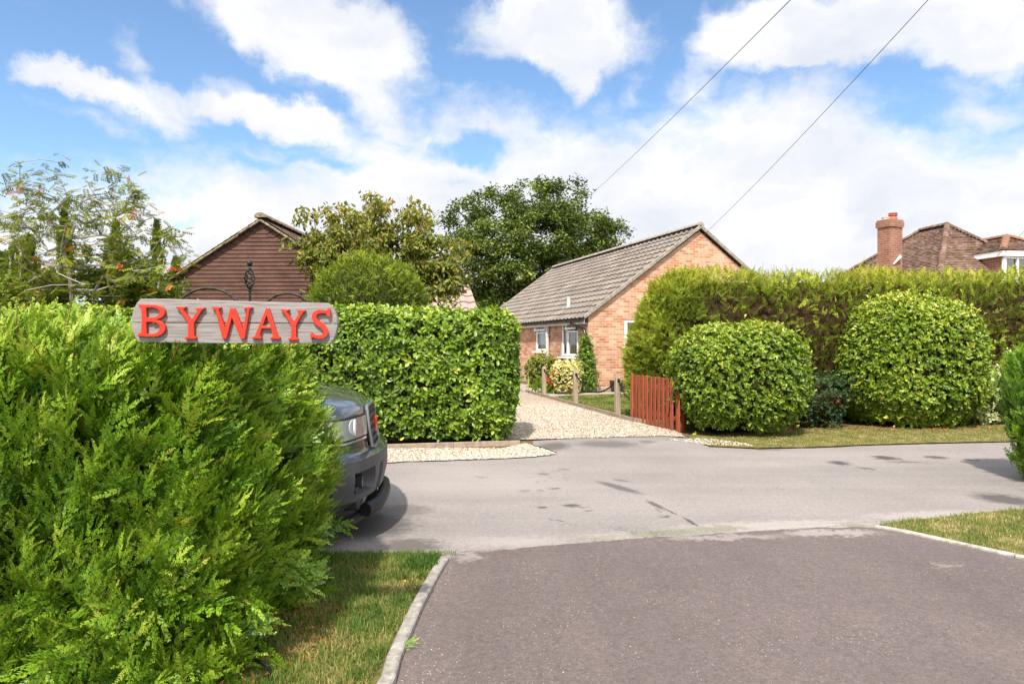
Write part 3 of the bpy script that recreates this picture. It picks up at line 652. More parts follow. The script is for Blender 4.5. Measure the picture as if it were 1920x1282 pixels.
M_CAP = plain('cement_verge', (.27, .245, .21), .95, .1, var=.3, scale=12., bstr=.6)
M_GLASS, nt = new_mat('window_glass')
fr_ = nd(nt, 'ShaderNodeFresnel', {0: 1.5}).outputs[0]
gl_ = nd(nt, 'ShaderNodeBsdfGlossy', {0: (.9, .95, .95, 1), 1: .03}); tr_ = nd(nt, 'ShaderNodeBsdfTransparent', {0: (.80, .86, .85, 1)})
nd(nt, 'ShaderNodeOutputMaterial', {0: nd(nt, 'ShaderNodeMixShader', {0: mth(nt, 'ADD', mth(nt, 'MULTIPLY', fr_, .8), .10, clamp=True), 1: tr_.outputs[0], 2: gl_.outputs[0]}).outputs[0]})
M_BLIND = plain('pale_blind', (.66, .72, .71), .8, .2, var=.05)
M_CURT = plain('curtain_fabric', (.62, .50, .50), .9, .1, var=.1)
def tile_slope(g, e0, e1, r0, r1, gauge, thick, pitch=None, ncol=12, wob=0.0):
    """overlapping courses of tiles between an eaves line and a ridge line; pitch = roll spacing of pantiles"""
    e0, e1, r0, r1 = [np.array(p, float) for p in (e0, e1, r0, r1)]
    ue = nrm(e1-e0); up = nrm((r0+r1)/2-(e0+e1)/2); nn = nrm(np.cross(ue, up)); nn = nn if nn[2] > 0 or abs(nn[2]) < .05 else -nn
    if abs(nn[2]) < .05 and nn[1] > 0: nn = -nn
    SL = np.linalg.norm((r0+r1)/2-(e0+e1)/2); rows = max(1, int(round(SL/gauge)))
    if pitch: k = int(round(np.linalg.norm(e1-e0)/pitch)); ncol = k*6
    u = np.linspace(0, 1, ncol+1)
    wv = .5*pitch*.125*np.cos(u*k*2*math.pi) if pitch else np.zeros(ncol+1)
    def row(v, lift):
        A = e0+(e1-e0)*u[:, None]; B = r0+(r1-r0)*u[:, None]; return A+(B-A)*v+nn*(wv+lift)[:, None]
    up2 = np.cross(nn, ue)
    for i in range(rows):
        v0, v1 = i/rows, min(1, (i+1)/rows); jit = RG.normal(0, wob, ncol+1) if wob else 0
        a = row(v0, -.01+np.zeros(ncol+1)); b = row(v0, thick+jit); c = row(v1, .003+np.zeros(ncol+1)); n = ncol+1
        V = np.concatenate([a, b, c]); uvq = np.stack([(V-e0)@ue, np.concatenate([np.full(n, i*gauge+.01), np.full(n, i*gauge+.02), np.full(n, (i+1)*gauge-.005)])], 1)
        F = np.array([(k_*n+j, k_*n+j+1, (k_+1)*n+j+1, (k_+1)*n+j) for k_ in range(2) for j in range(ncol)])
        g.add(V, F, .5, uvq)
    return nn
def capping(g, a, b, rad=.11, seg=.33, lift=.02, sides=8):
    a = np.array(a, float); b = np.array(b, float); L = np.linalg.norm(b-a); k = max(1, int(round(L/seg)))
    for i in range(k):
        p, q = a+(b-a)*i/k, a+(b-a)*(i+1.06)/k; d = nrm(q-p); X = nrm(np.cross(d, (0, 0, 1.))); Z = np.cross(X, d); V = []
        for e, rr in ((p, rad*1.06), (q, rad*.97)):
            for j in range(sides+1):
                an = math.pi*j/sides; V.append(e+X*math.cos(an)*rr+Z*(math.sin(an)*rr*.8+lift-.03))
        F = [(j, j+1, sides+2+j, sides+1+j) for j in range(sides)]+[tuple(range(sides+1)), tuple(range(sides+1, 2*sides+2))]
        g.add(V, F, .5, np.array(V)[:, :2])
def wall_rects(g, o, ud, L, H, openings, depth=.10, z0=0.):
    """wall face with real openings and reveals; ud = horizontal unit vector; outward normal = ud x up turned to the right"""
    o = np.array(o, float); ud = np.array(ud, float); nn = np.array((ud[1], -ud[0], 0.))
    us = sorted({0, L, *[a for q in openings for a in q[:2]]}); zs = sorted({z0, H, *[a for q in openings for a in q[2:]]})
    for i in range(len(us)-1):
        for j in range(len(zs)-1):
            cu, cz = (us[i]+us[i+1])/2, (zs[j]+zs[j+1])/2
            if any(q[0] < cu < q[1] and q[2] < cz < q[3] for q in openings): continue
            P = [(us[i], zs[j]), (us[i+1], zs[j]), (us[i+1], zs[j+1]), (us[i], zs[j+1])]
            g.add([o+ud*a+np.array((0, 0, b)) for a, b in P], [(0, 1, 2, 3)], .5, P)
    for (a, b, c, d) in openings:
        for (p, q) in (((a, c), (b, c)), ((b, c), (b, d)), ((b, d), (a, d)), ((a, d), (a, c))):
            V = [o+ud*p[0]+np.array((0, 0, p[1])), o+ud*q[0]+np.array((0, 0, q[1]))]; V += [V[1]-nn*depth, V[0]-nn*depth]
            g.add(V, [(0, 1, 2, 3)], .5, [(p[0], p[1]), (q[0], q[1]), (q[0]+depth, q[1]+depth), (p[0]+depth, p[1]+depth)])
def window_unit(parent, o, ud, q, lights, tilt=None, recess=.05, fw=.075, sill=True, curtain=False, glassmat=None):
    """frame with mullions and transoms; lights = list of (u0,u1,z0,z1) fractions that get glass; tilt = index of a top light left ajar"""
    o = np.array(o, float); ud = np.array(ud, float); nn = np.array((ud[1], -ud[0], 0.)); ax = np.array([ud, -nn, (0, 0, 1)])
    a, b, c, d = q; Wd, Hd = b-a, d-c; f = G()
    def P(u, z, out=0.): return o+ud*u+np.array((0, 0, z))+nn*(out-recess)
    for (u, z, su, sz) in ((a+fw/2, (c+d)/2, fw, Hd), (b-fw/2, (c+d)/2, fw, Hd)): box(f, P(u, z), (su, .06, sz), ax, bev=.006)
    for (z) in (c+fw/2, d-fw/2): box(f, P((a+b)/2, z), (Wd-2*fw, .056, fw), ax, bev=.006)
    gl = G(); sash = []
    for i, (u0, u1, z0, z1) in enumerate(lights):
        U0, U1, Z0, Z1 = a+Wd*u0, a+Wd*u1, c+Hd*z0, c+Hd*z1; s = .05
        fr = G(); M3 = None
        for (u, z, su, sz) in ((U0+s/2, (Z0+Z1)/2, s, Z1-Z0), (U1-s/2, (Z0+Z1)/2, s, Z1-Z0)): box(fr, P(u, z, .022), (su, .05, sz), ax, bev=.005)
        for z in (Z0+s/2, Z1-s/2): box(fr, P((U0+U1)/2, z, .022), (U1-U0-2*s, .048, s), ax, bev=.005)
        gg = G(); gg.add([P(U0+s, Z0+s, .008), P(U1-s, Z0+s, .008), P(U1-s, Z1-s, .008), P(U0+s, Z1-s, .008)], [(0, 1, 2, 3)])
        if tilt == i:
            hinge = P(U0, Z1, .03); an = R(20); ca, sa = math.cos(an), math.sin(an)
            for G_ in (fr, gg):
                for k in range(len(G_.v)):
                    rel = G_.v[k]-hinge; pu = rel@ud; pz = rel[:, 2]; pn = rel@nn
                    G_.v[k] = hinge+pu[:, None]*ud+(pz*ca+pn*sa)[:, None]*np.array((0, 0, 1.))+(pn*ca-pz*sa)[:, None]*nn
        f.v += fr.v; f.t += fr.t; f.uv += fr.uv; f.f += [x+f.n for x in fr.f]; f.n += fr.n
        gl.v += gg.v; gl.t += gg.t; gl.uv += gg.uv; gl.f += [x+gl.n for x in gg.f]; gl.n += gg.n
    win = obj('window', f, M_WHITE, parent)
    obj('pane', gl, glassmat or M_GLASS, win)
    if sill:
        s = G(); box(s, P((a+b)/2, c-.025, recess+.03), (Wd+.16, .18, .05), ax, bev=.008); obj('sill', s, M_WHITE, win)
    return win

# ------------------------------------------------------------------ the brick bungalow
AV = np.array((.951, .309, 0)); BV = np.array((-.309, .951, 0)); C0 = np.array((2.225, 19.9, 0)); HW = 3.73; LEN = 12.1; EAV = 2.22; RID = 4.95
bung = thing('brick_bungalow', 'orange brick bungalow with grey pantiled gable roof at the end of the gravel drive', 'house', tuple(C0))
w1 = (.75, 2.08, 1.00, 2.17); w2 = (3.36, 4.5, 1.14, 2.17); wg = (1.17, 2.35, 1.32, 2.12)
g = G()
o_side = C0+BV*LEN                                            # side wall seen from outside runs from the far end towards the corner
def flip(q): return (LEN-q[1], LEN-q[0], q[2], q[3])
wall_rects(g, o_side, -BV, LEN, EAV, [flip(w1), flip(w2)]); wall_rects(g, C0, AV, 2*HW, EAV, [wg])
P = [(0, EAV), (2*HW, EAV), (HW, RID-.06)]; g.add([C0+AV*a+np.array((0, 0, b)) for a, b in P], [(0, 1, 2)], .5, P)
E1 = C0+AV*2*HW; P = [(0, 0), (LEN, 0), (LEN, EAV), (0, EAV)]; g.add([E1+BV*a+np.array((0, 0, b)) for a, b in P], [(0, 1, 2, 3)], .5, P)
P = [(0, 0), (2*HW, 0), (2*HW, EAV), (HW, RID-.06), (0, EAV)]; g.add([C0+BV*LEN+AV*a+np.array((0, 0, b)) for a, b in P], [(0, 1, 2, 3, 4)], .5, P)
obj('wall', g, M_BRICK, bung)
g = G()
for o_, u_, L_ in ((C0, AV, 2*HW), (o_side, -BV, LEN)):
    nn = np.array((u_[1], -u_[0], 0)); box(g, o_+u_*L_/2+nn*.012+np.array((0, 0, .07)), (L_+.02, .03, .14), np.array([u_, -nn, (0, 0, 1)]), bev=.006)
obj('plinth', g, M_PLINTH, bung)
OV = .16; VG = .06; pit = (RID-EAV)/HW
def rp(t, s, z): return C0+AV*t+BV*s+np.array((0, 0, z))
g = G()
zE = EAV-OV*pit+.05
tile_slope(g, rp(-OV, LEN+VG, zE), rp(-OV, -VG, zE), rp(HW, LEN+VG, RID+.05), rp(HW, -VG, RID+.05), .33, .042, pitch=.3)
tile_slope(g, rp(2*HW+OV, -VG, zE), rp(2*HW+OV, LEN+VG, zE), rp(HW, -VG, RID+.05), rp(HW, LEN+VG, RID+.05), .33, .042, pitch=.3)
roof = obj('roof', g, M_PANT, bung)
g = G(); capping(g, rp(HW, -VG-.03, RID+.10), rp(HW, LEN+VG, RID+.10), .125, .44, .03); obj('ridge_tiles', g, plain('ridge_concrete', (.29, .26, .23), .9, .2, var=.25, scale=9., bstr=.4), roof)
for s_ in (-VG-.028, LEN+VG+.028):
    for t0 in (-OV, 2*HW+OV):
        a, b = rp(t0, s_, zE+.0), rp(HW, s_, RID+.03); d = nrm(b-a); up = nrm(np.cross(np.cross(d, (0, 0, 1.)), d)); up = up if up[2] > 0 else -up
        g = G(); box(g, (a+b)/2+up*.03, (np.linalg.norm(b-a), .05, .10), np.array([d, np.cross(up, d), up]), bev=.008); obj('verge', g, M_CAP, roof)
# fascia, gutter with brackets, downpipe, soil pipe, roof vent
g = G(); box(g, rp(-OV+.05, LEN/2, zE-.09), (LEN-.04, .02, .13), np.array([BV, -AV, (0, 0, 1)]), bev=.004); box(g, rp(-OV/2+.02, LEN/2, zE-.15), (LEN-.06, OV, .015), np.array([BV, -AV, (0, 0, 1)])); obj('fascia', g, M_WHITE, bung)
g = G(); V = []
for s_ in (0., LEN):
    for j in range(9):
        a = math.pi*j/8; V.append(rp(-OV-.035-math.cos(a)*.055, s_, zE-.035-math.sin(a)*.055))
g.add(V, [(j, j+1, 9+j+1, 9+j) for j in range(8)]+[tuple(range(9)), tuple(range(9, 18))])
for k in range(13): box(g, rp(-OV-.02, .25+k*.95, zE-.06), (.03, .14, .07), np.array([BV, -AV, (0, 0, 1)]))
gut = obj('gutter', g, M_BLACKP, bung)
g = G(); tube(g, [rp(-OV-.035, .85, zE-.08), rp(-OV-.035, .84, zE-.15), rp(-.07, .18, zE-.30), rp(-.055, .10, zE-.42), rp(-.055, .10, .05)], .036, 10)
for z in (1.7, .9): box(g, rp(-.04, .10, z), (.11, .05, .035), np.array([BV, -AV, (0, 0, 1)]), bev=.004)
obj('downpipe', g, M_BLACKP, bung)
g = G(); tube(g, [rp(-.08, 3.12, zE-.1), rp(-.08, 3.12, .02)], .057, 14); tube(g, [rp(-.08, 3.12, 1.66), rp(-.08, 3.12, 1.75)], .068, 14); box(g, rp(-.03, 3.12, 1.70), (.20, .05, .04), np.array([BV, -AV, (0, 0, 1)]), bev=.004)
obj('soil_pipe', g, M_UPVC, bung)
g = G(); b0 = rp(.45, 2.55, EAV+.45*pit+.02); tube(g, [b0, b0+(0, 0, .36)], .062, 14); tube(g, [b0+(0, 0, .35), b0+(0, 0, .38)], .07, 14); obj('vent_pipe', g, M_UPVC, roof)
window_unit(bung, o_side, -BV, flip(w1), [(.04, .36, .04, .96), (.38, .96, .04, .70), (.36, .97, .72, .97)], tilt=2)
window_unit(bung, o_side, -BV, flip(w2), [(.05, .95, .04, .66), (.05, .95, .68, .96)], tilt=1)
window_unit(bung, C0, AV, wg, [(.04, .48, .04, .96), (.52, .96, .04, .96)], sill=True)
# curtains behind the big window
g = G(); n_ = 30
for (u0, u1) in ((.80, 1.2), (1.45, 2.04)):
    s_ = np.linspace(u0, u1, n_); V = np.concatenate([[rp(.2+.02*math.sin(i*1.7), s, 1.06) for i, s in enumerate(s_)], [rp(.2+.02*math.sin(i*1.7), s, 2.08) for i, s in enumerate(s_)]]); g.add(V, [(i, i+1, n_+i+1, n_+i) for i in range(n_-1)])
obj('curtain', g, M_CURT, bung)
g = G(); box(g, rp(.16, (w2[0]+w2[1])/2, 1.64), (1.1, .02, 1.0), np.array([BV, -AV, (0, 0, 1)])); obj('blind', g, M_BLIND, bung)
g = G(); box(g, rp(1.7, .18, 1.7), (1.15, .02, .85), np.array([AV, BV, (0, 0, 1)])); obj('blind', g, M_BLIND, bung)

# ------------------------------------------------------------------ pantiled wing seen over the laurel hedge
wing = thing('tiled_outbuilding', 'low outbuilding with pinkish pantiles glimpsed between autumn tree and oak', 'outbuilding', (-3.2, 19.6, 0))
ca, sa = math.cos(R(15)), math.sin(R(15)); WA = np.array((ca, sa, 0)); WB = np.array((-sa, ca, 0)); w0 = np.array((-1.30, 19.2, 0))
def wp(t, s, z): return w0+WA*t+WB*s+np.array((0, 0, z))
g = G(); tile_slope(g, wp(-5.4, -2.3, 1.75), wp(.02, -2.3, 1.75), wp(-5.4, 0, 3.24), wp(.02, 0, 3.24), .33, .035, pitch=.3); tile_slope(g, wp(0, 2.3, 1.75), wp(-5.4, 2.3, 1.75), wp(0, 0, 3.24), wp(-5.4, 0, 3.24), .33, .035, pitch=.3)
wr = obj('roof', g, M_PINKT, wing); g = G(); capping(g, wp(-5.4, 0, 3.27), wp(.03, 0, 3.27), .12, .44); obj('ridge_tiles', g, M_PINKT, wr)
g = G(); P = [(-2.1, 0), (2.1, 0), (2.1, 1.85), (0, 3.18), (-2.1, 1.85)]
for t_ in (-5.3, -.05): g.add([wp(t_, a, b) for a, b in P], [(0, 1, 2, 3, 4)], .5, P)
for s_ in (-2.1, 2.1): g.add([wp(-5.3, s_, 0), wp(-.05, s_, 0), wp(-.05, s_, 1.85), wp(-5.3, s_, 1.85)], [(0, 1, 2, 3)], .5, [(0, 0), (5.25, 0), (5.25, 1.85), (0, 1.85)])
obj('wall', g, M_BRICK, wing)

# ------------------------------------------------------------------ brown tile-hung gable on the left
gar = thing('tile_hung_house', 'house gable hung with dark brown tiles behind the rowan and the sign', 'house', (-5.14, 14, 0))
gx, gy, gz, gs, gw, ge = -5.12, 14.0, 3.92, .634, 2.85, 2.25
ga = np.array((math.cos(R(-2)), math.sin(R(-2)), 0)); gn = np.array((ga[1], -ga[0], 0))
def gpt(u, z, out=0.): return np.array((gx, gy, 0))+ga*u+np.array((0, 0, z))+gn*out
g = G(); gauge = .082; z = .3
while z < gz-.06:
    def line(zz, out):
        L = []
        hwid = min(gw, (gz-zz)/gs) if zz > ge else gw
        us = np.linspace(-hwid, hwid, 61)
        for u in us:
            dv = (gz-abs(u)*gs-zz)/gs if zz > gz-gw*gs else 9.
            rise = .55*max(0., .30-dv); zz2 = min(zz+rise, gz-abs(u)*gs+.01); L.append(gpt(u, zz2, out))
        return L, us
    a, ua = line(z, .019); b, ub = line(min(z+gauge, gz-.005), .001); a0_, _ = line(z, .0)
    n = 61; V = np.array(a0_+a+b); vr = round((z-.3)/gauge)*gauge; uvq = np.concatenate([np.c_[ua, np.full(n, vr+.02)], np.c_[ua, np.full(n, vr+.03)], np.c_[ua if z+gauge < gz-.1 else ub, np.full(n, vr+gauge-.01)]])
    g.add(V, np.array([(k*n+j, k*n+j+1, (k+1)*n+j+1, (k+1)*n+j) for k in range(2) for j in range(n-1)]), .5, uvq); z += gauge
obj('tile_hung_wall', g, M_HUNG, gar)
g = G(); P = [(-gw, 0), (gw, 0), (gw, gz-gw*gs), (0, gz-.02), (-gw, gz-gw*gs)]; V = [gpt(a, b, -.02) for a, b in P]+[gpt(a, b, -9.) for a, b in P]
g.add(V, [(0, 1, 2, 3, 4), (5, 6, 7, 8, 9), (0, 4, 9, 5), (1, 2, 7, 6)], .5, P+P); obj('wall', g, M_BRICK, gar)
g = G()
for sg in (-1, 1):
    e = [gpt(sg*(gw+.2), gz-(gw+.2)*gs+.05, .10), gpt(sg*(gw+.2), gz-(gw+.2)*gs+.05, -9)]; r_ = [gpt(0, gz+.05, .10), gpt(0, gz+.05, -9)]
    if sg < 0: e = e[::-1]; r_ = r_[::-1]
    tile_slope(g, e[0], e[1], r_[0], r_[1], .15, .012, ncol=20)
gr = obj('roof', g, M_CLAY, gar)
g = G(); capping(g, gpt(0, gz+.06, .12), gpt(0, gz+.06, -9), .12, .4, .03); obj('ridge_tiles', g, M_LICHEN, gr)
for sg in (-1, 1):
    g = G(); a, b = gpt(sg*(gw+.2), gz-(gw+.2)*gs-.005, .085), gpt(0, gz+.005, .085); d = nrm(b-a); up = nrm(np.array((-d[2]*0, 0, 1))-d*d[2])
    k = 13
    for i in range(k):
        p, q = a+(b-a)*i/k, a+(b-a)*(i+1)/k; box(g, (p+q)/2+up*.0+up*RG.normal(0, .004), (np.linalg.norm(q-p)*1.0, .07, .045), np.array([d, np.cross(up, d), up]), bev=.012)
    obj('verge', g, M_LICHEN, gr)

# ------------------------------------------------------------------ hipped clay-tile house with chimney on the right
hh = thing('hipped_roof_house', 'house with mossy clay hipped roof, brick chimney and dormer beyond the tall hedge', 'house', (15, 24.6, 0))
HA = np.array((.989, .149, 0)); HB = np.array((-.149, .989, 0)); A0 = np.array((15.3, 24.0, 5.56)); RL = 1.25; pp_ = .92; run = 3.3
R0 = A0+HB*RL
def hp(base, a, b, t): return base+(HA*a+HB*b)*t+np.array((0, 0, -pp_*t))
FL, FR = hp(A0, -1, -1, run), hp(A0, 1, -1, run); BL, BR = hp(R0, -1.25, 1, run), hp(R0, 1, 1, run)
g = G()
tile_slope(g, FL, FR, A0, A0+HA*.01, .10, .022, ncol=30, wob=.006); tile_slope(g, BL, FL, R0, A0, .10, .022, ncol=36, wob=.006); tile_slope(g, FR, BR, A0, R0, .10, .022, ncol=24, wob=.006); tile_slope(g, BR, BL, R0+HA*.01, R0, .10, .022, ncol=20, wob=.006)
hr = obj('roof', g, M_CLAY, hh)
for a, b in ((FL, A0), (FR, A0), (BL, R0), (BR, R0)): g = G(); capping(g, a+(0, 0, .03), b+(0, 0, .03), .10, .22, .03, 6); obj('hip_tiles', g, M_CLAY, hr)
g = G(); capping(g, A0+(0, 0, .03), R0+(0, 0, .03), .12, .3, .03); obj('ridge_tiles', g, M_CLAY, hr)
g = G(); zb = FL[2]-.15
cs = [FL*.92+FR*.04+BL*.04, FR*.92+FL*.04+BR*.04, BR*.92+BL*.04+FR*.04, BL*.92+BR*.04+FL*.04]
for i in range(4):
    a, b = cs[i], cs[(i+1) % 4]; L = np.linalg.norm((b-a)[:2]); g.add([(a[0], a[1], 0), (b[0], b[1], 0), (b[0], b[1], zb), (a[0], a[1], zb)], [(0, 1, 2, 3)], .5, [(0, 0), (L, 0), (L, zb), (0, zb)])
obj('wall', g, M_BRICK2, hh)
# chimney
def brick_box(g, c, sx_, sy, z0, z1, ax):
    ax = np.asarray(ax); c = np.array((c[0], c[1], 0.)); P = [(-sx_/2, -sy/2), (sx_/2, -sy/2), (sx_/2, sy/2), (-sx_/2, sy/2)]; u = 0
    for i in range(4):
        a, b = P[i], P[(i+1) % 4]; L = math.hypot(b[0]-a[0], b[1]-a[1]); A = c+ax[0]*a[0]+ax[1]*a[1]; B = c+ax[0]*b[0]+ax[1]*b[1]
        g.add([A+(0, 0, z0), B+(0, 0, z0), B+(0, 0, z1), A+(0, 0, z1)], [(0, 1, 2, 3)], .5, [(u, z0), (u+L, z0), (u+L, z1), (u, z1)]); u += L
    T = [c+ax[0]*a+ax[1]*b for a, b in P]
    for zz in (z0, z1): g.add([q+(0, 0, zz) for q in T], [(0, 1, 2, 3)], .5, P)
cc = pp(1668.5, 500, 23.); cyaw = R(24); CX = np.array([(math.cos(cyaw), math.sin(cyaw), 0), (-math.sin(cyaw), math.cos(cyaw), 0), (0, 0, 1)])
ztop = pp(0, 414, 23.)[2]
g = G(); brick_box(g, cc, .62, .46, 1.5, ztop-.24, CX); brick_box(g, cc, .70, .54, ztop-.238, ztop-.05, CX); brick_box(g, cc, .66, .50, ztop-.048, ztop+.01, CX)
ch = obj('chimney', g, M_BRICK2, hh)
M_POT = plain('terracotta', (.42, .13, .075), .8, .3, var=.2)
g = G(); lathe(g, cc+CX[0]*.15+np.array((0, 0, ztop-cc[2])), [(.14, 0), (.14, .10), (.12, .12), (.115, .17), (.15, .18), (.15, .20), (.115, .205), (.115, .235), (.14, .24), (.14, .27), (.1, .275)], 16); obj('chimney_pot', g, M_POT, ch)
g = G(); lathe(g, cc-CX[0]*.17+np.array((0, 0, ztop-cc[2])), [(.15, 0), (.13, .06), (.14, .065), (.14, .10), (.11, .10)], 16); obj('chimney_pot', g, plain('buff_pot', (.42, .33, .24), .9, .2, var=.25), ch)
g = G(); a = pp(1676, 496, 22.7); b = pp(1691, 482, 22.7); q = np.array([a, b, b+(0.05, .25, .12), a+(0, .25, 0.08)]); g.add(np.concatenate([q, q+(.0, .03, .05)]), [(0, 1, 2, 3), (4, 5, 6, 7), (0, 1, 5, 4), (1, 2, 6, 5), (2, 3, 7, 6), (3, 0, 4, 7)])
obj('flashing', g, plain('lead', (.42, .42, .42), .6, .4, var=.2), ch)
# dormer on the right-hand slope
dc = pp(1881, 471, 21.6); dl = HB*2.6; zf = dc[2]; DW = 2.3
def dp(t, s, z): return np.array((dc[0], dc[1], 0))+HA*t+HB*s+np.array((0, 0, z))
ap = 1.05
g = G(); rz = zf+.62
tile_slope(g, dp(-.12, 2.6, zf+.02), dp(-.12, -.12, zf+.02), dp(ap, 2.6, rz), dp(ap, .95, rz), .10, .022, ncol=18, wob=.006); tile_slope(g, dp(-.12, -.12, zf+.02), dp(2*ap+.12, -.12, zf+.02), dp(ap, .95, rz), dp(ap+.01, .95, rz), .10, .022, ncol=18, wob=.006); tile_slope(g, dp(2*ap+.12, -.12, zf+.02), dp(2*ap+.12, 2.6, zf+.02), dp(ap, .95, rz), dp(ap, 2.6, rz), .10, .022, ncol=18, wob=.006)
dor = obj('dormer', g, M_CLAY, hh)
M_HIPT = plain('hip_terracotta', (.24, .125, .08), .9, .2, var=.3, scale=10.)
g = G(); capping(g, dp(-.12, -.12, zf+.04), dp(ap, .95, rz+.02), .11, .2, .03, 6); obj('hip_tiles', g, M_HIPT, dor)
g = G(); capping(g, dp(2*ap+.12, -.12, zf+.04), dp(ap, .95, rz+.02), .11, .2, .03, 6); obj('hip_tiles', g, M_HIPT, dor)
g = G(); capping(g, dp(ap, .95, rz+.02), dp(ap, 2.6, rz+.02), .11, .3); obj('ridge_tiles', g, M_HIPT, dor)
g = G(); AX = np.array([HA, HB, (0, 0, 1)])
box(g, dp(-.09, 1.25, zf-.075), (.03, 2.7, .17), AX, bev=.005); box(g, dp(ap, -.09, zf-.075), (2*ap+.2, .03, .168), AX, bev=.005); box(g, dp(ap, 1.25, zf-.155), (2*ap+.1, 2.6, .015), AX)
obj('fascia', g, M_WHITE, dor)
zc = zf-.165
for t_ in (0, 2*ap): g = G(); g.add([dp(t_, 0.06, zc-1.3), dp(t_, 2.6, zc-1.3), dp(t_, 2.6, zc), dp(t_, .06, zc)], [(0, 1, 2, 3)], .5, [(0, 0), (2.5, 0), (2.5, 1.3), (0, 1.3)]); obj('cheek', g, M_BRICK2, dor)
g = G()
for t_ in (.05, .52, 1.05, 1.58, 2*ap-.05): box(g, dp(t_, .02, zc-.45), (.10 if t_ < .1 else .07, .08, .9), AX, bev=.006)
for z_ in (zc-.035, zc-.87): box(g, dp(ap, .021, z_), (2*ap, .075, .065), AX, bev=.006)
wn = obj('window', g, M_WHITE, dor)
g = G(); g.add([dp(.02, .045, zc-.9), dp(2*ap-.02, .045, zc-.9), dp(2*ap-.02, .045, zc-.02), dp(.02, .045, zc-.02)], [(0, 1, 2, 3)]); obj('pane', g, M_GLASS, wn)
# ------------------------------------------------------------------ overhead cables
M_CABLE = plain('cable_rubber', (.06, .06, .065), .6, .3)
def cable(a, b, label, sag, r=.0045):
    t = np.linspace(0, 1, 40); P = np.array(a)[None]*(1-t[:, None])+np.array(b)[None]*t[:, None]; P[:, 2] -= sag*4*t*(1-t)
    g = G(); tube(g, P, r, 6); tag(obj('overhead_cable', g, M_CABLE), label, 'cable', 'overhead cables crossing the sky')
pa = pp(1312, 447, 21.0); pb = pp(1735, 0, 8.2); dirv = pb-pa; cable(pa, pb+dirv*.12+(0, 0, .0), 'thin black cable rising from the bungalow gable peak', .10)
pa = pp(1100, 372, 36.); pb = pp(1478, 0, 9.5); cable(pa, pb+(pb-pa)*.1, 'thin black cable rising out of the oak crown', .10, .006)
pa = pp(1903, 450, 30.); pb = pp(1985, 370, 18.); cable(pa, pb, 'short end of thin cable above the dormer', .02, .009)

# ------------------------------------------------------------------ posts, chains, picket fence, pot
M_POSTW, nt = new_mat('post_wood'); co = objco(nt)
wv = noise(nt, nd(nt, 'ShaderNodeVectorMath', {0: co, 1: (60., 60., 3.)}, operation='MULTIPLY').outputs[0], 1., 5, .6)
finish(nt, ramp(nt, wv, [(.3, (.22, .165, .12)), (.7, (.39, .31, .235))]), .85, .2, 0., wv, .4, .004)
M_IRON = plain('black_iron', (.018, .018, .019), .45, .5, .6, var=.3, scale=40., bstr=.5)
posts = []
fax = axes_yaw((-.27, .96))
for (x, y, lab) in [(1158, 781, 'pale wooden garden post nearest the picket fence'), (1079, 759, 'middle one of three wooden chain posts beside the lawn'), (1020, 743, 'farthest wooden chain post, in front of the red flowers')]:
    p = np.array(gp(x, y)); t = thing('garden_post', lab, 'post', tuple(p), 'wooden posts along the gravel drive'); posts.append(p)
    g = G(); s = .10; V = []
    prof = [(s/2, 0), (s/2, .76), (s*.36, .80), (0, .82)]
    box(g, p+(0, 0, .37), (s, s, .78), fax, bev=.008)
    q = [p+fax[0]*a*s*.46+fax[1]*b*s*.46+(0, 0, .755) for a, b in ((-1, -1), (1, -1), (1, 1), (-1, 1))]; q2 = [p+fax[0]*a*s*.28+fax[1]*b*s*.28+(0, 0, .805) for a, b in ((-1, -1), (1, -1), (1, 1), (-1, 1))]
    g.add(q+q2, [(0, 1, 5, 4), (1, 2, 6, 5), (2, 3, 7, 6), (3, 0, 4, 7), (4, 5, 6, 7)]); obj('shaft', g, M_POSTW, t)
    g = G()
    box(g, p-fax[0]*s*.52+(0, 0, .70), (.02, .05, .06), fax, bev=.004)
    obj('chain_plate', g, M_IRON, t)
def chain(a, b, sag, label):
    n = int(np.linalg.norm(b-a)*1.12/.05); t = np.linspace(0, 1, n); P = a[None]*(1-t[:, None])+b[None]*t[:, None]; P[:, 2] -= sag*4*t*(1-t)
    g = G(); T = nrm(np.gradient(P, axis=0))
    for i in range(n):
        d = T[i]; s = nrm(np.cross(d, (0, 0, 1.))); u = np.cross(s, d); side = s if i % 2 else u
        an = np.linspace(0, 2*math.pi, 9); tube(g, [P[i]+d*.036*math.cos(k)+side*.017*math.sin(k) for k in an], .0065, 5, caps=False)
    tag(obj('chain', g, M_IRON), label, 'chain', 'black chains slung between the posts')
def hook(p, sgn): return p+fax[0]*(.06*sgn)+np.array((0, 0, .69))
chain(hook(posts[0], 1), hook(posts[1], -1), .30, 'black chain sagging in front of the flower pot')
chain(hook(posts[1], 1), hook(posts[2], -1), .28, 'black chain hanging in front of the yellow variegated shrub')
fa = np.array(gp(1183, 789)); fb = np.array(gp(1262, 808))
chain(fa+(-.03, .05, .42), hook(posts[0], -1), .06, 'short black chain running down from post to picket fence')
M_RED, nt = new_mat('red_fence_stain'); co = objco(nt)
wv = noise(nt, nd(nt, 'ShaderNodeVectorMath', {0: co, 1: (45., 45., 2.5)}, operation='MULTIPLY').outputs[0], 1., 5, .6)
rn_ = nd(nt, 'ShaderNodeObjectInfo').outputs['Random']
finish(nt, mix(nt, 1., ramp(nt, wv, [(.3, (.20, .042, .018)), (.7, (.32, .082, .037))]), ramp(nt, rn_, [(0, (.78, .80, .82)), (1, (1.15, 1.2, 1.25))]), 'MULTIPLY'), .75, .25, 0., wv, .4, .003)
fence = thing('picket_fence', 'red-brown slatted picket fence panel between gravel drive and hedge', 'fence', tuple(fa))
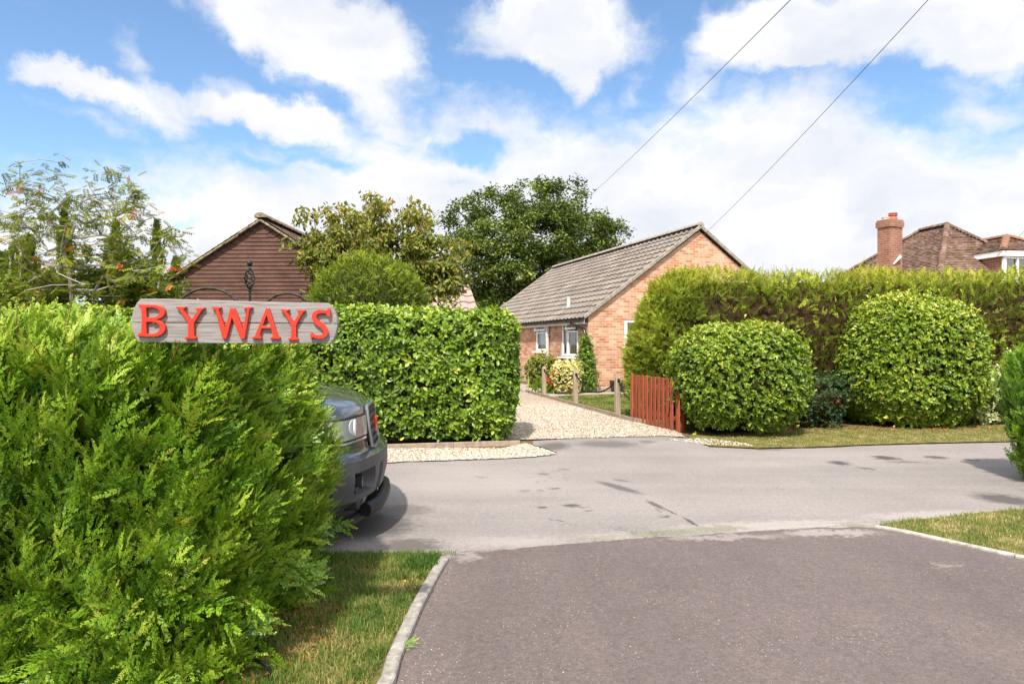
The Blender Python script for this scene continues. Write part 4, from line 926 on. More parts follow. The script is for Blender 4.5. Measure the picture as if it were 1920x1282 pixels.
fd = axes_yaw(fb-fa); FLN = np.linalg.norm(fb-fa); npk = 11
for i in range(npk):
    p = fa+(fb-fa)*(i+.3)/(npk-.4); g = G(); hgt = .83+RG.normal(0, .006); wdt = .091
    box(g, p+(0, 0, hgt/2+.015), (wdt, .02, hgt), np.array([fd[0]+fd[1]*RG.normal(0, .02), fd[1], (RG.normal(0, .006), 0, 1)]), bev=.005); obj('picket', g, M_RED, fence)
for z in (.2, .66):
    g = G(); box(g, (fa+fb)/2+fd[1]*.035+(0, 0, z), (FLN, .04, .07), fd, bev=.004); obj('rail', g, M_RED, fence)
for p in (fa+fd[0]*.03, fb+fd[0]*.06):
    g = G(); box(g, p+fd[1]*.11+(0, 0, .41), (.085, .085, .82), fd, bev=.006); obj('post', g, M_RED, fence)
for k in range(2):
    g = G(); box(g, fb+fd[0]*(.12+.09*k)+fd[1]*(-.02*k)+(0, 0, .33), (.05, .02, .64), fd, bev=.004); obj('picket', g, M_RED, fence)
pot = thing('plant_pot', 'square black planter against the bungalow gable wall', 'plant pot', tuple(C0+AV*.85-np.array((AV[1], -AV[0], 0))*-.25))
p = np.array(pot.location); g = G(); V = []
for (s, z) in ((.15, 0), (.19, .30), (.2, .30), (.2, .335), (.175, .335), (.165, .27)):
    for a, b in ((-1, -1), (1, -1), (1, 1), (-1, 1)): V.append(p+AV*s*a+BV*s*b+(0, 0, z))
g.add(V, [(k*4+i, k*4+(i+1) % 4, (k+1)*4+(i+1) % 4, (k+1)*4+i) for k in range(5) for i in range(4)]+[(0, 1, 2, 3)]); obj('body', g, M_BLACKP, pot)
g = G(); g.add([p+AV*.165*a+BV*.165*b+(0, 0, .275) for a, b in ((-1, -1), (1, -1), (1, 1), (-1, 1))], [(0, 1, 2, 3)]); obj('soil', g, SOIL, pot)

# ------------------------------------------------------------------ the house sign
SD = 2.74; sc0 = np.array(((442.8-960)/FPX*SD, SD, EYE+(HOR-602)/FPX*SD)); syaw = R(2.0); stl = R(0.2)
SX = np.array((math.cos(syaw)*math.cos(stl), math.sin(syaw)*math.cos(stl), math.sin(stl))); SN = np.array((math.sin(syaw), -math.cos(syaw), 0)); SZ = np.cross(SX, -SN); SZ = SZ if SZ[2] > 0 else -SZ
KS = .224/FPX*SD*.98
def sp(x, y, out=0.): return sc0+SX*((x-952)*KS)+SZ*((588-y)*KS)+SN*out
# letter outlines live flat on the board: undo the photo's tilt so the board frame is square
def lp(x, y): return (x-952, y-(588+(x-952)*.0))
sign = thing('house_sign', 'weathered grey board with red letters BYWAYS on an iron stake in the near hedge', 'sign', (sc0[0], sc0[1], 0))
M_SIGNW, nt = new_mat('weathered_plank'); co = objco(nt)
sv_ = nd(nt, 'ShaderNodeVectorMath', {0: co, 1: (7., 7., 120.)}, operation='MULTIPLY').outputs[0]
gr_ = noise(nt, sv_, 1., 7, .65, .6); kn = nd(nt, 'ShaderNodeTexVoronoi', {'Vector': nd(nt, 'ShaderNodeVectorMath', {0: co, 1: (4.5, 4.5, 11.)}, operation='MULTIPLY').outputs[0], 'Scale': 1.})
sc_ = ramp(nt, gr_, [(.25, (.12, .106, .10)), (.5, (.225, .21, .205)), (.75, (.295, .28, .272))])
sc_ = mix(nt, mth(nt, 'MULTIPLY', sstep(nt, kn.outputs['Distance'], .16, .04), .45), sc_, (.17, .14, .11))
sc_ = mix(nt, mth(nt, 'MULTIPLY', sstep(nt, noise(nt, co, 18., 6, .7), .58, .75), .35), sc_, (.26, .19, .14))
finish(nt, sc_, .9, .15, 0., gr_, .6, .004)
def curve_mesh(name, loops, mat, parent, depth, bev, out, shrink=0.):
    cu = bpy.data.curves.new(name, 'CURVE'); cu.dimensions = '2D'; cu.fill_mode = 'BOTH'; cu.extrude = depth/2-bev; cu.bevel_depth = bev; cu.bevel_resolution = 1; cu.offset = -bev-shrink
    for lp_ in loops:
        s = cu.splines.new('POLY'); s.points.add(len(lp_)-1); s.use_cyclic_u = True
        for pt, q in zip(s.points, lp_): pt.co = ((q[0]-952)*KS, (588-q[1])*KS, 0, 1)
    t = bpy.data.objects.new('tmp', cu); me = bpy.data.meshes.new_from_object(t); bpy.data.objects.remove(t); bpy.data.curves.remove(cu)
    V = np.zeros(len(me.vertices)*3); me.vertices.foreach_get('co', V); V = V.reshape(-1, 3)
    Wd = sc0+V[:, :1]*SX+V[:, 1:2]*SZ+(V[:, 2:3]+out)*SN - np.array(world_org(parent))
    me.vertices.foreach_set('co', Wd.astype(np.float32).ravel()); me.name = name; shade(me); me.materials.clear(); me.materials.append(mat); me.update()
    o = bpy.data.objects.new(name, me); COL.objects.link(o); o.parent = parent; return o
def arc(cx, cy, rx, ry, a0_, a1_, n=14): return [(cx+rx*math.cos(R(a)), cy-ry*math.sin(R(a))) for a in np.linspace(a0_, a1_, n)]
T_ = .030
topl = [(88, 596), (90, 560), (98, 520), (112, 478), (135, 432), (165, 397), (400, 399), (800, 413), (1200, 424), (1600, 432), (1738, 436), (1775, 470), (1800, 520), (1814, 570), (1817, 609)]
botl = [(88, 601), (1817, 615), (1814, 650), (1803, 700), (1785, 745), (1760, 780), (1400, 782), (900, 778), (400, 770), (150, 765), (118, 720), (98, 665)]
bd = curve_mesh('board', [topl], M_SIGNW, sign, T_, .003, 0.); curve_mesh('plank', [botl], M_SIGNW, bd, T_, .003, .001)
M_GAPDARK = plain('dark_gap_backing', (.03, .025, .02), .9, .1)
M_PAINT, nt = new_mat('red_paint'); co = objco(nt)
finish(nt, ramp(nt, noise(nt, co, 90., 4, .7), [(.25, (.22, .012, .006)), (.42, (.40, .020, .005)), (.8, (.47, .029, .007))]), .42, .45, 0., noise(nt, co, 120., 3), .35, .002)
LO = {}
Bo = [(163, 450), (290, 450)]+arc(298, 514, 88, 64, 88, -70, 16)+[(322, 579)]+arc(296, 648, 93, 74, 72, -88, 16)+[(240, 722), (150, 716), (150, 704), (166, 690), (184, 680), (190, 560), (186, 486), (166, 466)]
Bh1 = [(232, 478)]+arc(282, 516, 56, 38, 88, -88, 12)+[(232, 556)]; Bh2 = [(232, 598)]+arc(276, 645, 62, 47, 88, -88, 12)+[(232, 694)]
Yo = [(473, 465), (560, 467), (554, 480), (537, 490), (600, 578), (655, 496), (634, 488), (630, 474), (715, 475), (712, 487), (692, 500), (627, 604), (626, 712), (643, 724), (643, 742), (544, 740), (545, 726), (572, 712), (574, 612), (500, 494), (476, 480)]
Wo = [(768, 468), (850, 470), (848, 483), (832, 494), (884, 640), (922, 484), (930, 477), (958, 478), (966, 488), (1030, 645), (1062, 492), (1034, 484), (1030, 470), (1110, 470), (1108, 483), (1090, 493), (1048, 742), (1012, 742), (940, 568), (896, 742), (860, 742), (800, 496), (771, 481)]
Ao = [(1222, 482), (1236, 477), (1252, 482), (1322, 712), (1342, 728), (1342, 745), (1256, 743), (1258, 730), (1280, 718), (1264, 657), (1190, 655), (1174, 712), (1188, 726), (1186, 742), (1104, 738), (1107, 726), (1130, 712)]; Ah = [(1199, 630), (1256, 632), (1230, 548)]
Y2 = [(1345+(x-473)*.872, 488+(y-465)*.962) for x, y in Yo]
sp_ = [(1752, 520, 14), (1726, 512, 22), (1694, 508, 28), (1660, 510, 32), (1634, 528, 38), (1624, 556, 42), (1638, 588, 46), (1670, 614, 48), (1704, 638, 48), (1726, 668, 44), (1726, 700, 38), (1704, 722, 32), (1668, 728, 28), (1634, 720, 24), (1606, 706, 16)]
c_ = np.array([(a, b) for a, b, _ in sp_], float); w_ = np.array([q[2] for q in sp_], float)*.33; t_ = np.arange(len(c_)); tt = np.linspace(0, len(c_)-1, 60)
def cr(v): return np.interp(tt, t_, v)
cs_ = np.c_[cr(c_[:, 0]), cr(c_[:, 1])]
for _ in range(3): cs_[1:-1] = (cs_[:-2]+2*cs_[1:-1]+cs_[2:])/4
ws = cr(w_); tg = nrm(np.gradient(cs_, axis=0)); nn2 = np.c_[-tg[:, 1], tg[:, 0]]
So = [tuple(p) for p in cs_+nn2*ws[:, None]]+[(1612, 742), (1594, 742), (1596, 682), (1610, 686)]+[tuple(p) for p in (cs_-nn2*ws[:, None])[::-1]]+[(1744, 495), (1760, 493), (1760, 548), (1742, 548)]
Sa = cs_+nn2*ws[:, None]; Sb = cs_-nn2*ws[:, None]
up_ = Sa if Sa[0][1] < Sb[0][1] else Sb; dn_ = Sb if up_ is Sa else Sa
So = [(1746, 493), (1761, 491)]+[(1761, 546), (1744, 548)]+[tuple(p) for p in dn_[3:-3]]+[(1610, 688), (1595, 684), (1594, 742), (1612, 744)]+[tuple(p) for p in up_[::-1][3:-3]]
def area(q): return sum(a[0]*b[1]-b[0]*a[1] for a, b in zip(q, q[1:]+q[:1]))
if area(So)*area(Yo) < 0: So = So[::-1]
Bh1, Bh2, Ah = [h if area(h)*area(Yo) < 0 else h[::-1] for h in (Bh1, Bh2, Ah)]
print('areas', [round(area(q)) for q in (Bo, Yo, Wo, Ao, Y2, So, Bh1, Bh2, Ah)])
g = G(); box(g, sp(952, 603, -T_/2-.009), (.74, .014, .05), np.array([SX, -SN, SZ])); obj('gap_backing', g, M_GAPDARK, bd)  # unseen strip added behind the planks so the gap reads dark
for lp_ in ([Bo, Bh1, Bh2], [Yo], [Wo], [Ao, Ah], [Y2], [So]): curve_mesh('letter', lp_, M_PAINT, sign, .017, .002, T_/2+.0080, .0006)
# iron stake with twisted basket, hoops and scrolled foot
g = G(); px = 1006; so = -.085
tube(g, [sp(px, 400, so), sp(px, 330, so)], .0052, 8); base = sp(px, 588, so); tube(g, [sp(px, 400, so), sp(px, 560, so), (base[0]-.16, base[1]+.42, 1.34), (base[0]-.16, base[1]+.45, .9), (base[0]-.06, base[1]+.30, .02)], .0075, 8); lathe(g, sp(px, 318, so), [(.004, -.004), (.0095, -.001), (.0095, .004), (.0060, .007), (.0085, .011), (.004, .015)], 10)
lathe(g, sp(px, 118, so), [(.004, -.01), (.007, -.004), (.007, .0), (.004, .004)], 10)
stake = obj('stake', g, M_IRON, sign)
g = G()
for k in range(4):
    P = []
    for i in range(25):
        t = i/24; a = 2*math.pi*(k/4+t*1.05); rr = .0185*math.sin(math.pi*t)**.8+.002; c = sp(px, 300-182*t, so); P.append(c+np.array((math.cos(a)*rr, math.sin(a)*rr, 0)))
    tube(g, P, .0030, 6)
obj('twisted_basket', g, M_IRON, stake)
g = G(); c = sp(px, 72, so); lathe(g, c, [(.0009, -.0145), (.006, -.0125), (.0105, -.007), (.0122, 0), (.0105, .007), (.006, .0112), (.0009, .0132)], 14); obj('knob', g, M_IRON, stake)
M_HOOP = plain('rusty_iron', (.045, .035, .028), .6, .4, .4, var=.35, scale=50., bstr=.4)
for (cx, cy, rr) in ((636, 614, 326), (1326, 574, 240)):
    g = G(); P = [sp(cx+rr*math.cos(R(a)), cy-rr*math.sin(R(a)), -.095) for a in np.linspace(-20, 200, 40)]; tube(g, P, .0062, 7); obj('hoop', g, M_HOOP, sign)
g = G(); f0 = np.array((base[0]-.06, base[1]+.30, .03)); e = np.array(gp(506, 1290)); e2 = np.array((-1.03, 2.72, .11)); tube(g, [f0+(0, 0, .03), (-1.10, 2.90, .062), (-1.04, 2.86, .064), (-1.018, 2.852, .055), (-1.010, 2.85, .030), (-1.008, 2.85, -.02)], .008, 8); obj('foot', g, M_IRON, sign)

# ------------------------------------------------------------------ pickup truck nosing out from behind the hedge
M_CAR, nt = new_mat('dark_car_paint'); co = objco(nt)
finish(nt, (.050, .055, .066), .28, .5, .25, None, **{'Coat Weight': 1.0, 'Coat Roughness': .03})
M_BUMP = plain('bumper_plastic', (.038, .040, .045), .5, .45, var=.06, scale=3., bstr=.05)
M_TRIM = plain('black_trim', (.014, .014, .015), .5, .35, var=.1)
M_CHROME, nt = new_mat('chrome'); finish(nt, (.75, .76, .78), .08, .5, 1.0)
M_LAMP, nt = new_mat('lamp_lens'); finish(nt, (.38, .40, .43), .08, .8, .4, **{'Coat Weight': 1.0})
M_FOG, nt = new_mat('fog_lens'); finish(nt, (.05, .055, .06), .1, .8, .3)
M_RLENS, nt = new_mat('red_badge'); finish(nt, (.48, .035, .015), .3, .4)
M_TYRE = plain('tyre_rubber', (.018, .018, .018), .85, .2)
tyaw = R(7); TF = np.array((math.cos(tyaw), math.sin(tyaw), 0)); TL = np.array((-TF[1], TF[0], 0)); TO = np.array((-1.05, 5.46, 0))
truck = thing('pickup_truck', 'dark grey pickup nosing out from behind the near hedge onto the lane', 'pickup truck', (-3.6, 5.7, 0))
def tp(x, y, z): return TO+TF*x+TL*y+np.array((0, 0, z))
HWD = .92
def front_x(y, z):
    """forward position of the nose skin at lateral y and height z"""
    b = -.20*(abs(y)/HWD)**2.2-.22*max(0, abs(y)/HWD-.80)**2*12
    prof = np.interp(z, [.25, .32, .45, .60, .615, .64, .88, .93, .98, 1.03, 1.07, 1.085], [-.10, .02, .05, .045, -.035, -.055, -.075, -.10, -.16, -.30, -.55, -.80])
    return prof+b
def skin(g, ys, zs, off=0., uvz=False):
    n, m_ = len(ys), len(zs); V = []
    for z in zs:
        for y in ys: V.append(tp(front_x(y, z)+off, y*(1+off*.3), z))
    g.add(V, [(j*n+i, j*n+i+1, (j+1)*n+i+1, (j+1)*n+i) for j in range(m_-1) for i in range(n-1)]); return g
ys = np.linspace(-HWD, HWD, 41)
# body shell: cross-sections from nose to tail
g = G(); skin(g, ys, np.array([.60, .615, .64, .70, .78, .88, .905, .93, .955, .98, 1.005, 1.03, 1.05, 1.07, 1.08, 1.085]))
def prism(g, prof, y0, y1, ins=0.):
    n = len(prof); V = [tp(x, y0, z) for x, z in prof]+[tp(x, y1, z) for x, z in prof]; g.add(V, [(i, (i+1) % n, n+(i+1) % n, n+i) for i in range(n)]+[tuple(range(n)), tuple(range(n, 2*n))])
side = [(-.45, .45), (-.45, .60), (-.35, .62), (-.35, .86), (-.9, .985), (-1.55, 1.02), (-4.9, 1.0), (-5.0, .95), (-5.0, .5), (-4.55, .45), (-4.45, .75), (-4.1, .88), (-3.75, .75), (-3.65, .45), (-1.40, .45), (-1.3, .75), (-.95, .86), (-.62, .75), (-.52, .45)]
for s in (-1, 1): prism(g, side, s*HWD, s*(HWD-.1))
hood = []
for x in np.linspace(-.80, -1.65, 8):
    t = (-.80-x)/.85
    for y in ys[::2]: hood.append(tp(x+(front_x(y, 1.085)+.80)*(1-t), y, 1.085+.055*t-.10*(abs(y)/HWD)**3))
n = len(ys[::2]); g.add(hood, [(j*n+i, j*n+i+1, (j+1)*n+i+1, (j+1)*n+i) for j in range(7) for i in range(n-1)])
body = obj('body', g, M_CAR, truck, smooth=False)
g = G(); cab = [(-1.55, 1.02), (-2.15, 1.52), (-2.4, 1.56), (-3.2, 1.55), (-3.5, 1.05)]; prism(g, cab, -.74, .74); obj('cab', g, M_CAR, truck)
g = G()
for s in (-1, 1): prism(g, [(-1.85, 1.08), (-2.22, 1.48), (-3.15, 1.49), (-3.32, 1.08)], s*.745, s*.735)
g.add([tp(-1.585, y, 1.06) if k == 0 else tp(-2.135, y, 1.515) for k in (0, 1) for y in (-.66, .66)], [(0, 1, 3, 2)]); obj('windscreen', g, M_GLASS, truck)
# bumper with fog-lamp recess
g = G(); zsh = .04; yb = np.linspace(-HWD-.01, HWD+.01, 61); zb_ = np.array([.23, .27, .32, .36, .40, .44, .48, .52, .55, .575, .59, .60, .605])
nB = len(yb); V = []
for z in zb_:
    for y in yb:
        rec = 0.
        a = abs(y)
        if .50 < a < .80 and .36 < z < .51: rec = .10
        if .29 < a < .40 and z < .50: rec = max(rec, .03)
        top = -.07 if z > .603 else 0
        V.append(tp(front_x(y, min(z, .599))-rec+top, y, z))
g.add(V, [(j*nB+i, j*nB+i+1, (j+1)*nB+i+1, (j+1)*nB+i) for j in range(len(zb_)-1) for i in range(nB-1)])
for s in (-1, 1): prism(g, [(-.25, .29), (-.25, .595), (-.5, .595), (-.5, .42), (-.42, .29)], s*(HWD+.005), s*(HWD-.03))
bump = obj('bumper', g, M_BUMP, truck, smooth=False)
for s in (-1, 1):
    g = G(); c = tp(front_x(.62, .43)-.07, s*.63, .435); ax = np.array([TF, TL, (0, 0, 1)]); lathe(g, c, [(.045, -.02), (.05, .0), (.05, .025), (.04, .03), (.0, .031)], 14, ax=np.array([TL, (0, 0, 1), TF])); obj('fog_lamp', g, M_FOG, bump)
g = G(); box(g, tp(-.22, 0, .33), (.25, 1.5, .16), np.array([TF, TL, (0, 0, 1)]), bev=.02); obj('underbody', g, M_TRIM, truck)
# grille between the lamps with surround and badge
g = G(); skin(g, np.linspace(-.28, .28, 21), np.linspace(.635, .905, 8), .012); gr = obj('grille', g, M_TRIM, truck)
g = G()
for z in (.68, .74, .80, .86): skin(g, np.linspace(-.27, .27, 21), [z-.012, z+.012], .022)
obj('grille_bar', g, M_BUMP, gr)
g = G()
fr = [tp(front_x(y, z)+.02, y, z) for y, z in [(-.30, .63), (-.32, .76), (-.30, .90), (-.26, .925)]+[(q, .93) for q in np.linspace(-.2, .2, 9)]+[(.26, .925), (.30, .90), (.32, .76), (.30, .63)]+[(q, .622) for q in np.linspace(.26, -.26, 9)]+[(-.30, .63)]]
tube(g, fr, .014, 8); obj('grille_frame', g, plain('dull_metal', (.20, .205, .215), .3, .5, .6, var=.05), gr)
g = G(); lathe(g, tp(front_x(0, .77)+.02, 0, .77), [(.062, -.01), (.066, .008), (.058, .014), (.0, .016)], 20, ax=np.array([TL, (0, 0, 1), TF])); obj('badge', g, M_RLENS, gr)
for s in (-1, 1):
    yy = np.linspace(.335, .905, 16)*s
    g = G(); skin(g, yy, np.linspace(.70, .888, 8), .008); hl = obj('headlight', g, M_TRIM, truck)
    g = G(); skin(g, np.linspace(.355, .89, 14)*s, np.linspace(.735, .875, 6), .013); obj('lens', g, M_LAMP, hl)
    g = G(); lathe(g, tp(front_x(.62, .81)+.016, s*.62, .81), [(.058, -.005), (.06, .002), (.05, .005), (.0, .006)], 16, ax=np.array([TL, (0, 0, 1), TF])); obj('reflector', g, M_WHITE, hl)
    g = G(); skin(g, np.linspace(.38, .88, 20)*s, np.array([.707, .712, .722]), .012); obj('light_strip', g, M_LAMP, hl)
# low tubular bull bar
g = G(); P = [tp(-.36, -.88, .14), tp(-.26, -.77, .145), tp(-.16, -.62, .15), tp(-.10, -.42, .155)]+[tp(-.08, q, .155) for q in np.linspace(-.25, .25, 5)]+[tp(-.10, .42, .155), tp(-.16, .62, .15), tp(-.26, .77, .145)]
tube(g, P, .042, 12); tube(g, [tp(-.07, -.56, .215), tp(.0, -.40, .22), tp(.02, -.15, .225), tp(.025, 0, .225), tp(.02, .15, .225), tp(.0, .40, .22), tp(-.07, .56, .215)], .05, 12); obj('bull_bar', g, M_TRIM, truck, smooth=True)
for x in (-.95, -4.1):
    for s in (-1, 1):
        g = G(); lathe(g, tp(x, s*(HWD-.14), .37), [(.22, -.12), (.34, -.125), (.37, -.10), (.37, .10), (.34, .125), (.22, .12)], 28, ax=np.array([TF, (0, 0, 1), TL])); wl = obj('wheel', g, M_TYRE, truck)
        g = G(); lathe(g, tp(x, s*(HWD-.14), .37), [(.04, -.08), (.22, -.115), (.225, 0), (.22, .115), (.04, .08)], 20, ax=np.array([TF, (0, 0, 1), TL])); obj('rim', g, M_CHROME, wl)
g = G(); box(g, tp(-2.7, 0, .95), (4.2, 1.6, .06), np.array([TF, TL, (0, 0, 1)])); obj('floor_pan', g, M_TRIM, truck)
# ------------------------------------------------------------------ clipped hedges and bushes
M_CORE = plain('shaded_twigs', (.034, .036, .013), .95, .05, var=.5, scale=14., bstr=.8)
M_BARK = plain('grey_bark', (.22, .19, .16), .9, .15, var=.35, scale=20., bstr=.7)
M_DBARK = plain('dark_bark', (.075, .055, .04), .9, .15, var=.35, scale=20., bstr=.7)
M_TWIG = plain('red_brown_twig', (.20, .075, .03), .8, .2, var=.3)
M_DEAD = leaf_mat('dead_sprig', [(0, (.16, .045, .015)), (.6, (.42, .13, .04)), (1, (.60, .34, .16))], .15, .7, .2)
def taper(P, N, z0, k, ztop=None, kt=0.):
    t = np.clip(z0-P[:, 2], 0, None)/z0; Q = P.copy(); h = nrm(np.c_[N[:, :2], np.full(len(N), 1e-4)])[:, :2]*np.linalg.norm(N[:, :2], axis=1)[:, None]
    Q[:, :2] -= h*(np.asarray(k)*t**1.4)[:, None]
    if ztop: Q[:, :2] -= h*(np.asarray(kt)*np.clip(P[:, 2]-ztop, 0, None))[:, None]
    return Q
def inframe(P, m=.06, extra=.12):
    u = P[:, 0]/np.maximum(P[:, 1], .3); ok = (np.abs(u) < .75+m) & (P[:, 1] > .5); return ok | (RG.random(len(P)) < extra)
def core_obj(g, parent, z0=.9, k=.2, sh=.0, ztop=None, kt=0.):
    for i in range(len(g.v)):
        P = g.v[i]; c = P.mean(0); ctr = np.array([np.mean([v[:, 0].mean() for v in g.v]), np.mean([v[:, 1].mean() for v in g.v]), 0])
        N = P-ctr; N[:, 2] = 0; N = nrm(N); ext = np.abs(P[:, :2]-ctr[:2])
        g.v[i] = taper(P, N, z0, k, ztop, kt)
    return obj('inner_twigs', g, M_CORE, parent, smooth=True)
# near conifer hedge
M_CON = leaf_mat('conifer_green', [(0, (.010, .030, .003)), (.25, (.040, .105, .007)), (.5, (.128, .262, .013)), (.78, (.285, .42, .035)), (1, (.45, .48, .08))], .16, .42, .45, patch=(.8, .85, .7), pscale=2.2)
hc, hh_, hr_ = (-4.03, 3.40, .55), (3.0, .84, .885), .42
nh = thing('conifer_hedge', 'bright feathery conifer hedge in front, carrying the wooden name sign', 'hedge', (-1.8, 3.4, 0))
P, N = rbox_points(23000, hc, hh_, hr_); P = taper(P, N, .85, .19*(.15+.85*np.clip(N[:, 0], 0, 1)), 0.75, .36*np.clip(N[:, 0], 0, 1)); f = lump(P, 1.6)
P += N*(.055*f+.03*lump(P, 4.))[:, None]
ok = inframe(P, .40, .06) & (P[:, 2] > .0); P, N, f = P[ok], N[ok], f[ok]
sgz = (np.abs((P-sc0)@SX) < .47) & (((P[:, 1] < 2.95) & (P[:, 2] > 1.335) & (P[:, 1] < 2.72+.0*P[:, 0])) | (P[:, 2] > 1.44)); P, N, f = P[~sgz], N[~sgz], f[~sgz]
n = len(P); print('near hedge pts', n)
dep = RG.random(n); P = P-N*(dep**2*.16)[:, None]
tone = np.clip(.56+.10*f-.36*dep+RG.normal(0, .13, n)+.22*np.clip((P[:, 2]-1.25)/.3, 0, 1), 0, .95)  # tone falls with depth: shade inside the hedge put into the colour
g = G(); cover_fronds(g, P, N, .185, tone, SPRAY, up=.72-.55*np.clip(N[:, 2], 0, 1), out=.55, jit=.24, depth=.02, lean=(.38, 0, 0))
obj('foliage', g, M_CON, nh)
# longer free shoots, drooping at the right-hand end and foot
g = G(); sel = RG.choice(n, 120); q = P[sel]+N[sel]*.03; cover_fronds(g, q, N[sel], .27, np.clip(.56+RG.normal(0, .10, 120), 0, 1), SPRAY, up=.55, out=.7, jit=.3, lean=(.4, 0, 0))
low = np.where((P[:, 2] < .45) & (P[:, 0] > -1.9))[0]; low = RG.choice(low, 110); cover_fronds(g, P[low]+N[low]*.04, N[low], .27, np.clip(.52+RG.normal(0, .10, 110), 0, 1), SPRAY, up=-.15, out=1., jit=.3)
obj('free_shoots', g, M_CON, nh)
g = G(); sel = RG.choice(n, 110); cover_fronds(g, P[sel]+N[sel]*.03, N[sel], .05, RG.random(110), FROND_M, up=.0, out=.8, jit=.7); obj('dead_sprigs', g, M_DEAD, nh)
g = G()
for i in RG.choice(n, 170):
    a = P[i]-N[i]*.12; b = P[i]+N[i]*.035+np.array((.07, 0, .12))+RG.normal(0, .03, 3); m_ = (a+b)/2+RG.normal(0, .015, 3); tube(g, [a, m_, b], [.0035, .0028, .0012], 4, caps=False)
obj('twigs', g, M_TWIG, nh, kind='stuff')
core_obj(rbox_core(hc, np.array(hh_)-.13, .32), nh, .85, .20, 0, .7, .36)
# conifer hedge at the right-hand edge
eh = thing('conifer_hedge', 'end of bright green conifer hedge cut by the right edge of the picture', 'hedge', (6.2, 6.6, 0))
hc2, hh2 = (6.86, 6.62, .62), (1.72, .85, 1.0)
P, N = rbox_points(26000, hc2, hh2, .5); P = taper(P, N, .8, .22, 1.0, .55); f = lump(P, 1.6); P += N*(.06*f)[:, None]; ok = inframe(P, .30, .06) & (P[:, 2] > .05); P, N, f = P[ok], N[ok], f[ok]; n2 = len(P); dep = RG.random(n2); P = P-N*(dep**2*.16)[:, None]
tone = np.clip(.45+.12*f-.2*dep+RG.normal(0, .13, n2), 0, .95); g = G(); cover_fronds(g, P, N, .19, tone, FROND, up=.85, out=.5, jit=.3); obj('foliage', g, M_CON, eh)
core_obj(rbox_core(hc2, np.array(hh2)-.14, .36), eh, .8, .2, 0, 1.0, .5)
# laurel hedge along the far side of the lane
M_LAU = leaf_mat('laurel_green', [(0, (.024, .052, .005)), (.28, (.078, .145, .010)), (.56, (.175, .275, .020)), (.83, (.35, .43, .05)), (1, (.48, .44, .09))], .20, .42, .4, patch=(.82, .88, .75), pscale=1.4)
lh = thing('laurel_hedge', 'clipped laurel hedge with large glossy leaves beside the gravel drive', 'hedge', (-4, 10.2, 0))
lc, lhh = (-5.4, 10.18, .86), (5.46, .80, 1.03)
P, N = rbox_points(22000, lc, lhh, .34); P = taper(P, N, .7, .20); f = lump(P, .9); P += N*(.07*f)[:, None]
ok = inframe(P, .05, .08) & (P[:, 2] > .10); ok &= (P[:, 0] > -3.2) | (P[:, 2] > 1.5) | (RG.random(len(P)) < .3); P, N, f = P[ok], N[ok], f[ok]; n3 = len(P); print('laurel', n3)
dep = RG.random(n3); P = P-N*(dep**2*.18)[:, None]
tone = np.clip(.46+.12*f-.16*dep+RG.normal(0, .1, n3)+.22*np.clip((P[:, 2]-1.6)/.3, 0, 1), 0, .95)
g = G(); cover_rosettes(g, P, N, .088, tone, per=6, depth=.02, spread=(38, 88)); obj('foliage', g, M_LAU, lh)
g = G(); sel = RG.choice(n3, 30); cover_rosettes(g, P[sel]+N[sel]*.03, N[sel], .085, np.full(30, 1.), per=1); obj('yellow_leaves', g, leaf_mat('yellow_leaf', [(0, (.5, .36, .04)), (1, (.62, .45, .05))], .2), lh)
core_obj(rbox_core(lc, np.array(lhh)-.15, .24), lh, .7, .15)
# tall shaggy hedge
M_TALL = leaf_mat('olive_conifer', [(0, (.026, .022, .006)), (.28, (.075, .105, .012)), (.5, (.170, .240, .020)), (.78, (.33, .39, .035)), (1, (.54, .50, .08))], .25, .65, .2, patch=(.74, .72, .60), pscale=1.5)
th = thing('tall_conifer_hedge', 'tall shaggy olive conifer hedge standing behind the two round bushes', 'hedge', (7, 12.9, 0))
tc, thh = (9.15, 12.95, 1.26), (6.95, 1.02, 1.50)
P, N = rbox_points(33000, tc, thh, .95); P2, N2 = rbox_points(60000, tc, thh, .95); k = P2[:, 0] < 3.4; P = np.vstack([P, P2[k]]); N = np.vstack([N, N2[k]]); f = lump(P, .8); f2 = lump(P, 2.2); P = taper(P, N, .1, 0., 1.35, .30*np.clip(-N[:, 0]*1.3, 0, 1)); P += N*(.12*f+.09*f2)[:, None]
ok = inframe(P, .05, .05) & (P[:, 2] > .35); P, N, f, f2 = P[ok], N[ok], f[ok], f2[ok]; shade_gap = (P[:, 2] < 2.25+.2*f) & (-N[:, 1] > .6) & (lump(P+3.1, 2.6) > -.05) & (RG.random(len(P)) < .38); P, N, f, f2 = P[~shade_gap], N[~shade_gap], f[~shade_gap], f2[~shade_gap]; n4 = len(P); print('tall', n4)  # lower front fronds thinned so the brown core imitates a shaded face
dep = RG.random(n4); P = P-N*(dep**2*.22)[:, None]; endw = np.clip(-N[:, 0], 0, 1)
tone = np.clip(.42+.12*f+.12*f2-.16*dep+RG.normal(0, .10, n4)+.30*np.clip((P[:, 2]-2.25)/.45, 0, 1)+.14*endw, 0, .95)  # sunlit top and left end painted into the tone, deeper fronds darkened
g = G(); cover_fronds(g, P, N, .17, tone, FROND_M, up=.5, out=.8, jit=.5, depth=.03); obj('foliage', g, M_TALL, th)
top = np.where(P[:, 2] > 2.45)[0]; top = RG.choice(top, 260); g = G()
cover_fronds(g, P[top]+(0, 0, .04), N[top], .21, np.clip(.82+RG.normal(0, .1, len(top)), 0, 1), [frond(1, 5, 0, 60+s, .045, .18) for s in range(4)], up=.9, out=.4, jit=.35); obj('free_shoots', g, M_TALL, th)
